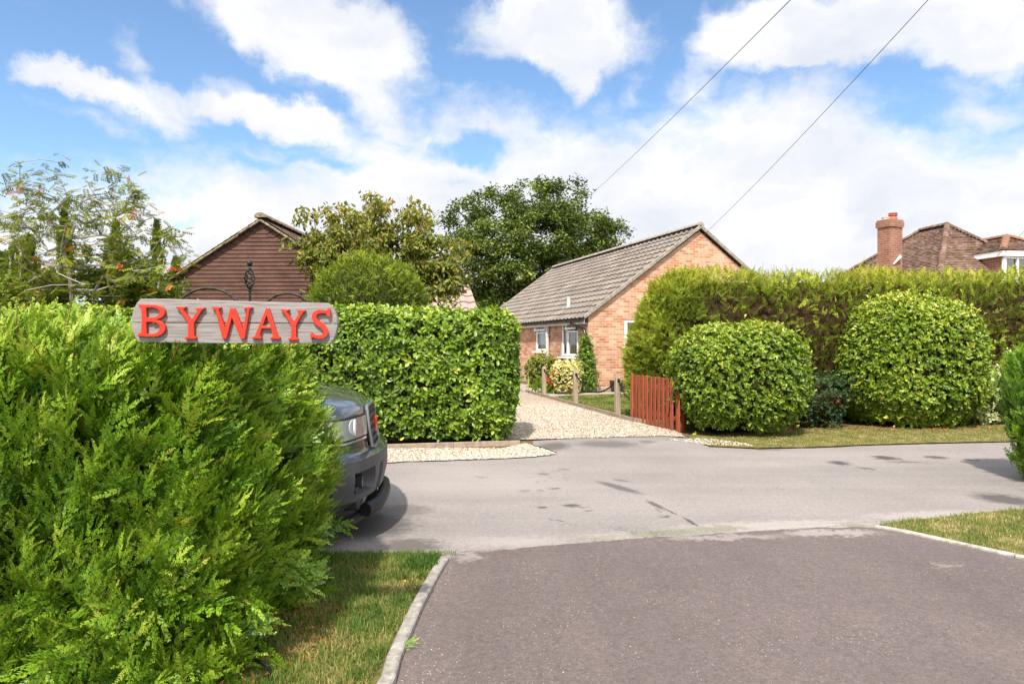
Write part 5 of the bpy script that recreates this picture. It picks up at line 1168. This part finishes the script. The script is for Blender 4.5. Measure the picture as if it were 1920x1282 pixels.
g = G(); sel = RG.choice(n4, 120); cover_fronds(g, P[sel]+N[sel]*.01, N[sel], .11, RG.random(120)*.6, FROND_S, up=0., out=.8, jit=.7); obj('dead_sprigs', g, M_DEAD, th)
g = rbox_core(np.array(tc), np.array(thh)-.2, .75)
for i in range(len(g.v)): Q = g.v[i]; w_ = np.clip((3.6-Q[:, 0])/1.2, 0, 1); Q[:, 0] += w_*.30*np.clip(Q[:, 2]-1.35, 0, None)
obj('inner_twigs', g, plain('shade_brown_twigs', (.040, .024, .012), .9, .05, var=.6, scale=9., bstr=.8), th, smooth=True)  # dark brown core colour also stands in for shade between the fronds
# two round clipped bushes
M_BUSH = leaf_mat('privet_green', [(0, (.025, .060, .006)), (.3, (.09, .160, .012)), (.58, (.195, .285, .022)), (.82, (.37, .42, .05)), (1, (.56, .50, .12))], .22, .42, .4, patch=(.85, .9, .75), pscale=1.6)
def bush(name, label, cat, c, h, r, npt, size, mat, tn=.5, per=5, tp_=None, dark=.1, group=None, pv=SMALL_V, pf=SMALL_F, z0=.6, kk=.25, shave=.14, lumpk=1.3, lumpa=.08):
    t = thing(name, label, cat, (c[0], c[1], 0), group)
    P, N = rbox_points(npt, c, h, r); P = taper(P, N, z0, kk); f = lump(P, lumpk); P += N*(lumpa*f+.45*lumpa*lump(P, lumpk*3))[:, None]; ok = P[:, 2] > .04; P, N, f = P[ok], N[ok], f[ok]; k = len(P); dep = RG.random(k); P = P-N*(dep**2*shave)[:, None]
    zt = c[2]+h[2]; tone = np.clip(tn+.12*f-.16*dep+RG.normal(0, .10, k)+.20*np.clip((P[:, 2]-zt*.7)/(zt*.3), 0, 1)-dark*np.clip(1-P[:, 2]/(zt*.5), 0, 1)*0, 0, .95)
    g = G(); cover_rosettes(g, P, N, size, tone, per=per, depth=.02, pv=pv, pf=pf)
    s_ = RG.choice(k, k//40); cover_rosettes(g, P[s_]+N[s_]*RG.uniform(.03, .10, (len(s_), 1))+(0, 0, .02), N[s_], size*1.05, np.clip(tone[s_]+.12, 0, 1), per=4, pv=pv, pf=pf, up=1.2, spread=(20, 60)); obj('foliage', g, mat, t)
    core_obj(rbox_core(c, np.array(h)-shave, max(.05, r-shave)), t, z0, kk*.9); return t
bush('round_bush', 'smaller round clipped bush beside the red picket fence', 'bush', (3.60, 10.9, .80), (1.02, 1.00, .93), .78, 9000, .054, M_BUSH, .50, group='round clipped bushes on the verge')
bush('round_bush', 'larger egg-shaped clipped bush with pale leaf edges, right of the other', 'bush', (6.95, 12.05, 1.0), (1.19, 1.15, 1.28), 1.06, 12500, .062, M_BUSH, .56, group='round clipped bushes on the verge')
M_ROSE = leaf_mat('dark_rose_leaf', [(0, (.015, .035, .012)), (.5, (.05, .095, .03)), (1, (.14, .20, .07))], .2, .5, .3)
t = bush('rose_bush', 'loose dark shrub growing between the two round bushes', 'shrub', (5.15, 11.45, .42), (.55, .45, .50), .42, 900, .05, M_ROSE, .4, lumpa=.12, lumpk=2.5)
g = G(); c0_ = np.array((5.15, 11.45, .55)); P = c0_+RG.normal(0, 1, (7, 3))*(.36, .15, .22)+(0, -.38, 0)
for i in range(7): g = G(); cover_rosettes(g, P[i:i+1], nrm(P[i:i+1]-c0_), .05, RG.random(1)*.5, per=5, pv=SMALL_V, pf=SMALL_F); obj('withered_flower', g, M_DEAD, t)
M_VAR = leaf_mat('variegated_leaf', [(0, (.06, .12, .03)), (.4, (.18, .26, .08)), (.7, (.45, .46, .24)), (1, (.70, .66, .42))], .2, .5, .3)
bush('variegated_shrub', 'pale variegated shrub at the foot of the larger round bush', 'shrub', (8.35, 11.95, .45), (.58, .45, .55), .45, 1100, .06, M_VAR, .62, lumpa=.12, lumpk=2.5)
M_VARY = leaf_mat('yellow_variegated', [(0, (.07, .13, .02)), (.35, (.30, .33, .07)), (.65, (.66, .60, .26)), (1, (.80, .74, .45))], .2, .5, .3)
bush('variegated_shrub', 'creamy yellow variegated shrub under the bungalow window', 'shrub', (1.53, 19.2, .42), (.44, .42, .52), .40, 1300, .055, M_VARY, .66, lumpa=.10, lumpk=2.5, kk=.1)
bush('evergreen_shrub', 'yellow green shrub beside the bungalow soil pipe', 'shrub', (.98, 22.1, .42), (.55, .5, .66), .48, 1200, .065, leaf_mat('golden_leaf', [(0, (.04, .07, .01)), (.4, (.16, .20, .03)), (.75, (.40, .38, .08)), (1, (.6, .52, .16))], .2), .5, lumpa=.10, lumpk=2.2, kk=.1)
cl = thing('climbing_shrub', 'green climber growing up the black downpipe at the bungalow corner', 'climber', (2.05, 19.75, 0))
k = 1500; zz = RG.uniform(.05, 1.62, k); ww = np.interp(zz, [0, .8, 1.2, 1.65], [.34, .30, .20, .07]); an = RG.uniform(0, 6.28, k); rr = ww*np.sqrt(RG.uniform(.3, 1, k))
P = np.c_[2.13+rr*np.cos(an), 19.72+rr*np.sin(an)*.7, zz]; g = G(); cover_rosettes(g, P, nrm(np.c_[np.cos(an), np.sin(an)-.3, np.full(k, .3)]), .055, np.clip(RG.normal(.42, .15, k), 0, 1), per=4, pv=SMALL_V, pf=SMALL_F); obj('foliage', g, M_LAU, cl)
g = G(); tube(g, [(2.13, 19.74, 0), (2.11, 19.73, .8), (2.14, 19.74, 1.6)], [.03, .02, .008], 6); obj('stem', g, M_DBARK, cl)
fl = thing('flowering_plant', 'low plant with orange-red blooms behind the farthest chain post', 'plant', (1.02, 19.4, 0))
k = 60; P = np.c_[RG.normal(1.02, .2, k), RG.normal(19.45, .15, k), np.zeros(k)]; g = G(); X, Y, Z = frames(np.c_[RG.normal(0, .5, k), RG.normal(0, .5, k), np.ones(k)], rnd(k)); inst(g, np.array([(-.04, 0, 0), (.04, 0, 0), (.035, .6, .0), (0, 1, .12), (-.035, .6, 0)]), [(0, 1, 2, 3, 4)], P, X, Y, Z, .5*RG.uniform(.6, 1.2, k), RG.uniform(.3, .7, k)); obj('leaves', g, M_LAU, fl)
M_FLOW = leaf_mat('red_petal', [(0, (.55, .05, .01)), (1, (.80, .16, .03))], .2)
for (x, y, z) in ((1.13, 19.2, .52), (1.02, 19.25, .40), (1.20, 19.25, .28), (1.10, 19.2, .34)):
    g = G(); k = 26; P = np.array((x, y, z))+RG.normal(0, .028, (k, 3)); cover_rosettes(g, P, rnd(k), .05, RG.random(k), per=3, pv=SMALL_V, pf=SMALL_F); obj('flower_head', g, M_FLOW, fl)

# ------------------------------------------------------------------ trees
def cluster_leaves(centers, rad, per):
    n = len(centers); C = np.repeat(np.asarray(centers), per, axis=0); d = rnd(n*per)*(RG.random(n*per)**.5)[:, None]; return C+d*np.array(rad)
def lobe_points(lobes, n, shell=.6):
    V = np.array([l[3]*l[4]*l[5] for l in lobes])**.67; pr = V/V.sum(); w_ = RG.choice(len(lobes), n, p=pr); u = rnd(n)*(RG.uniform(shell, 1, n)**.6)[:, None]; L = np.array(lobes); return L[w_, :3]+u*L[w_, 3:6]
def lobe(x, y, d, rx, ry, rd=None):
    p = pp(x, y, d); return (p[0], p[1], p[2], rx/FPX*d, (rd if rd else rx/FPX*d*.9), ry/FPX*d)
# big oak far behind
M_OAK = leaf_mat('oak_leaf', [(0, (.022, .042, .007)), (.35, (.072, .118, .018)), (.65, (.150, .210, .034)), (1, (.28, .32, .07))], .22, .45, .4, patch=(.8, .85, .8), pscale=.35)
oak = thing('oak_tree', 'big dark green oak behind the bungalow', 'tree', (.6, 40, 0))
D = 39.
OL = [lobe(880, 430, D, 52, 62), lobe(930, 400, D, 60, 50), lobe(1000, 385, D, 60, 50), lobe(1055, 390, D, 52, 56), lobe(1030, 440, D-2, 80, 60), lobe(920, 470, D-2, 70, 60), lobe(1100, 440, D, 60, 46), lobe(1145, 445, D, 42, 28), lobe(985, 500, D-2, 90, 55), lobe(900, 530, D-1, 50, 45), lobe(1060, 500, D, 80, 50), lobe(850, 440, D, 26, 38), lobe(945, 555, D-1, 60, 40), lobe(1120, 500, D, 50, 40), lobe(890, 565, D-1, 45, 35), lobe(985, 560, D-2, 60, 40), lobe(930, 590, D-2, 70, 35)]
CT = lobe_points(OL, 640, .5); g = G(); skeleton(g, (.6, 40, 0), [(.6, 40, 1.5), (.4, 39.8, 3.0), (.5, 39.6, 4.2)], CT[::2], r_tip=.022, step=.9, sides=6, rmax=.45); obj('trunk', g, M_DBARK, oak)
P = cluster_leaves(CT, (.62, .62, .42), 95); cl_t = np.repeat(RG.normal(0, .12, len(CT)), 95)
g = G(); scatter_leaves(g, P, .19, np.clip(.48+cl_t*1.4+RG.normal(0, .14, len(P)), 0, 1), SMALL_V, SMALL_F, .1, .6); obj('crown', g, M_OAK, oak)
# autumn-tinged ornamental cherry with large drooping leaves
M_CH = leaf_mat('cherry_leaf', [(0, (.055, .085, .012)), (.35, (.125, .165, .022)), (.65, (.25, .25, .035)), (.85, (.34, .25, .045)), (1, (.46, .16, .05))], .3, .45, .35, patch=(.85, .85, .8), pscale=1.2, tint=(1.3, 1.1, .5))
chy = thing('cherry_tree', 'broad tree with drooping olive leaves turning red at the tips', 'tree', (-2.6, 13.4, 0))
D = 13.4
CL = [lobe(612, 462, D, 48, 38), lobe(650, 440, D, 62, 36), lobe(705, 430, D, 46, 52), lobe(770, 440, D, 46, 50), lobe(815, 475, D, 58, 44), lobe(740, 480, D, 90, 48), lobe(650, 490, D, 80, 44), lobe(840, 510, D, 40, 40), lobe(800, 530, D, 60, 36), lobe(850, 545, D-.3, 30, 26), lobe(594, 478, D, 32, 27)]
CT = lobe_points(CL, 300, .35)
ex = [pp(x, y, D+RG.normal(0, .4)) for x, y in [(612, 392), (642, 384), (645, 397), (693, 366), (705, 372), (718, 376), (728, 384), (772, 380), (768, 394), (790, 392), (803, 408), (588, 402), (563, 412), (695, 385), (710, 395), (775, 410), (876, 455), (870, 480), (545, 455), (567, 398), (660, 402)]]
CT = np.vstack([CT, ex]); g = G(); r0 = pp(660, 800, D); skeleton(g, (r0[0], D, 0), [(r0[0]-.05, D, .8), (r0[0]-.1, D, 1.5)], CT, r_tip=.0055, step=.3, sides=5, rmax=.09, power=.46); obj('trunk', g, M_BARK, chy)
P = cluster_leaves(CT, (.19, .19, .15), 42); h_ = np.clip((P[:, 2]-3.4)/1.0, 0, 1)
g = G(); scatter_leaves(g, P, .105, np.clip(.42+.22*h_+RG.normal(0, .17, len(P)), 0, 1), LEAF_V, LEAF_F, .75, .35); obj('crown', g, M_CH, chy)
# dome-shaped yew
M_YEW = leaf_mat('yew_needles', [(0, (.026, .054, .004)), (.35, (.09, .15, .009)), (.65, (.21, .275, .016)), (1, (.44, .45, .045))], .22, .55, .3, patch=(.75, .8, .7), pscale=2.)
yew = thing('yew_dome', 'dense dome-shaped yew rising behind the laurel hedge', 'bush', (-2.42, 11.75, 0))
yc = pp(693, 585, 11.75); yr = (1.03, .9, 1.0)
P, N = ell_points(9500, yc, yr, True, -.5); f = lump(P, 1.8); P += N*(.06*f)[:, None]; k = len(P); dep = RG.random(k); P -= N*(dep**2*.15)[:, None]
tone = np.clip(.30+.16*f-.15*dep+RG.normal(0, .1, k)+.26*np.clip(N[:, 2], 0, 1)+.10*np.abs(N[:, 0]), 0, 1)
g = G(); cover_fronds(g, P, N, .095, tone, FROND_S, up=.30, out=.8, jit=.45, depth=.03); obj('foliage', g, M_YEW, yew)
g = ell_core(yc, np.array(yr)-.13); obj('inner_twigs', g, M_CORE, yew, smooth=True)
g = G(); tube(g, [(yc[0], yc[1], 0), (yc[0], yc[1], 1.6)], [.09, .06], 8); obj('trunk', g, M_DBARK, yew)
# rowan
M_ROW = leaf_mat('rowan_leaf', [(0, (.05, .075, .012)), (.4, (.125, .165, .022)), (.7, (.22, .25, .035)), (.88, (.34, .28, .045)), (1, (.55, .16, .04))], .3, .6, .1, patch=(.85, .88, .8))
row = thing('rowan_tree', 'sparse rowan with pale stems and feathery leaves behind the near hedge', 'tree', (-7.5, 11.7, 0))
D = 11.7
M_BERRY = plain('orange_berry', (.60, .12, .03), .4, .4); PIN_V = []; PIN_F = []
def _q(p, d, L_, W_):
    n0 = len(PIN_V); d = np.array(d)/np.linalg.norm(d); s = np.array((-d[1], d[0], 0))*W_/2; p = np.array(p); PIN_V.extend([p, p+d*L_*.5+s, p+d*L_, p+d*L_*.5-s]); PIN_F.append((n0, n0+1, n0+2, n0+3))
_q((0, 0, 0), (0, 1, 0), 1., .02)
for i in range(5):
    t = .25+.15*i
    for s in (-1, 1): _q((0, t, -.1*t*t), (s*.9, .45, -.35), .34, .13)
_q((0, .92, -.1), (0, 1, -.2), .26, .1); PIN_V = np.array(PIN_V)
ends = [(37, 305), (55, 330), (85, 325), (117, 305), (110, 330), (5, 330), (15, 360), (2, 395), (0, 420), (40, 350), (70, 365), (187, 325), (205, 320), (230, 322), (238, 340), (215, 360), (250, 360), (270, 380), (282, 400), (260, 400), (230, 400), (325, 430), (305, 440), (337, 465), (345, 480), (325, 530), (300, 510), (280, 480), (255, 440), (200, 400), (180, 370), (165, 345), (150, 380), (130, 360), (100, 395), (75, 400), (45, 400), (25, 440), (55, 445), (75, 440), (160, 420), (190, 440), (220, 450), (90, 470), (60, 480), (40, 500), (170, 480), (200, 500), (240, 500), (270, 520), (300, 545), (230, 540), (180, 545), (75, 520), (100, 545)]
CT = np.array([pp(x, y, D+RG.normal(0, .45)) for x, y in ends]+[pp(RG.uniform(20, 320), RG.uniform(400, 560), D+RG.normal(0, .6)) for _ in range(110)]+[pp(RG.uniform(10, 270), RG.uniform(345, 430), D+RG.normal(0, .5)) for _ in range(34)])
g = G(); r0 = pp(138, 553, D); skeleton(g, (r0[0], D, 0), [(r0[0], D, 1.6), tuple(pp(134, 545, D)), tuple(pp(128, 500, D)), tuple(pp(116, 462, D))], CT, r_tip=.0055, step=.28, sides=5, rmax=.034, power=.42, sag=.03); obj('trunk', g, plain('pale_bark', (.33, .30, .26), .9, .15, var=.3, scale=20., bstr=.7), row)
P = cluster_leaves(CT, (.20, .20, .15), 8); k = len(P); Yd = rnd(k); Yd[:, 2] = Yd[:, 2]*.5-.15; X, Y, Z = frames(Yd, np.array((0, 0, 1.))+rnd(k)*.5)
g = G(); inst(g, PIN_V, PIN_F, P, X, Y, Z, .205*RG.uniform(.7, 1.2, k), np.clip(.50+RG.normal(0, .19, k), 0, 1)); obj('crown', g, M_ROW, row)
for (x, y) in [(322, 505), (247, 408), (126, 430), (82, 505), (226, 500)]:
    g = G(); c = pp(x, y, D-.3)
    for k in range(12): q = c+RG.normal(0, .02, 3); lathe(g, q, [(.002, -.017), (.015, -.008), (.015, .008), (.002, .017)], 6)
    obj('berry_cluster', g, M_BERRY, row)
# shrubs and conifers filling the garden behind the rowan
M_SHR = leaf_mat('mixed_green', [(0, (.028, .055, .006)), (.4, (.10, .165, .016)), (.7, (.22, .28, .035)), (1, (.40, .39, .07))], .28, .5, .3)
for (x, y, d, rx, ry, lab) in [(215, 520, 12.9, 70, 60, 'rounded leafy shrub behind the rowan trunk, taller of two'), (285, 545, 12.4, 60, 40, 'low leafy shrub at the foot of the tile-hung gable'), (70, 540, 13., 60, 40, 'low bushy shrub in front of the dark cypresses')]:
    t = thing('garden_shrub', lab, 'shrub', (pp(x, y, d)[0], d, 0)); CT = lobe_points([lobe(x, y, d, rx, ry), lobe(x-rx*.4, y+20, d, rx*.6, ry*.7), lobe(x+rx*.4, y+15, d, rx*.6, ry*.8)], 90, .3)
    g = G(); skeleton(g, (pp(x, y, d)[0], d, 0), [(pp(x, y, d)[0], d, .7)], CT, r_tip=.006, step=.35, sides=4, rmax=.05); obj('trunk', g, M_BARK, t)
    P = cluster_leaves(CT, (.20, .2, .16), 42); g = G(); scatter_leaves(g, P, .085, np.clip(.48+RG.normal(0, .18, len(P)), 0, 1), SMALL_V, SMALL_F, .2, .5); obj('crown', g, M_SHR, t)
M_CYP = leaf_mat('cypress_green', [(0, (.012, .026, .004)), (.4, (.035, .062, .007)), (.75, (.085, .125, .012)), (1, (.18, .21, .025))], .2, .6, .2)
for (x, yt, hw, d, lab) in [(4, 480, 14, 16., 'dark cypress at the left edge of the picture'), (28, 462, 14, 16.6, 'slim cypress second from the left picture edge'), (55, 448, 22, 17., 'broad dark cypress left of the rowan stem'), (121, 392, 17, 15.5, 'tallest narrow cypress rising through the rowan'), (218, 420, 20, 16., 'cypress behind the right half of the rowan'), (294, 420, 13, 17.5, 'slender cypress just left of the tile-hung gable'), (330, 488, 22, 19., 'dark conifer top beside the gable slope')]:
    top_ = pp(x, yt, d); r_ = hw/FPX*d; t = thing('cypress_tree', lab, 'tree', (top_[0], d, 0), 'columnar cypresses in the left garden')
    k = 1500; zz = RG.uniform(.2, 1, k)**.8*top_[2]; wv_ = r_*np.clip(1.02-(zz/top_[2])**2.6, .06, 1); an = RG.uniform(0, 6.28, k); P = np.c_[top_[0]+wv_*np.cos(an), d+wv_*np.sin(an), zz]; N = np.c_[np.cos(an), np.sin(an), np.full(k, .2)]
    P += nrm(N)*(.08*lump(P, 2.))[:, None]
    g = G(); cover_fronds(g, P, nrm(N), .26, np.clip(.42+RG.normal(0, .18, k), 0, 1), FROND_S, up=1.4, out=.35, jit=.22, depth=.03); obj('crown', g, M_CYP, t)
    g = G(); tube(g, [(top_[0], d, 0), (top_[0], d, top_[2]*.5), (top_[0], d, top_[2]*.93)], [r_*.72, r_*.66, .03], 10); obj('trunk', g, M_CORE, t)
# ------------------------------------------------------------------ litter
g = G(); k = 900; P = np.c_[RG.uniform(-1.7, -.85, k), RG.uniform(2.55, 3.6, k), np.full(k, .018)]; Yd = rnd(k); Yd[:, 2] *= .15; X, Y, Z = frames(Yd, np.array((0, 0, 1.))+rnd(k)*.3)
inst(g, SMALL_V*np.array((.5, 1, 1)), SMALL_F, P, X, Y, Z, .045*RG.uniform(.4, 1.2, k), RG.random(k)*.8); stuff('leaf_litter', g, M_DEAD, 'brown needle and leaf litter under the near hedge', 'litter')
g = G(); k = 700; P = np.c_[RG.uniform(4.3, 9.5, k), RG.uniform(10.9, 11.6, k), np.full(k, .02)]; Yd = rnd(k); Yd[:, 2] *= .15; X, Y, Z = frames(Yd, np.array((0, 0, 1.))+rnd(k)*.3)
inst(g, SMALL_V, SMALL_F, P, X, Y, Z, .05*RG.uniform(.4, 1.2, k), RG.random(k)*.9); stuff('leaf_litter', g, M_DEAD, 'brown fallen leaves along the foot of the round bushes', 'litter')
g = G(); cover_fronds(g, np.array([gp(787, 1214)])+(0, 0, .03), np.array([(.6, .3, .05)]), .10, np.array([.45]), SPRAY, up=.0, out=1, jit=.05); tag(obj('fallen_sprig', g, M_CON), 'small green conifer sprig lying on the tarmac by the kerb', 'sprig')
for (x, y, lab, s) in [(590, 1238, 'curled orange fallen leaf by the foot of the near hedge', .07), (757, 1100, 'small tan fallen leaf lying on the near lawn strip', .035)]:
    g = G(); cover_rosettes(g, np.array([gp(x, y)])+(0, 0, .03), np.array([(0, -.3, .9)]), s, np.array([.9]), per=1); tag(obj('fallen_leaf', g, leaf_mat('orange_leaf', [(0, (.55, .22, .04)), (1, (.7, .34, .08))], .2)), lab, 'leaf', 'fallen leaves on the near lawn')
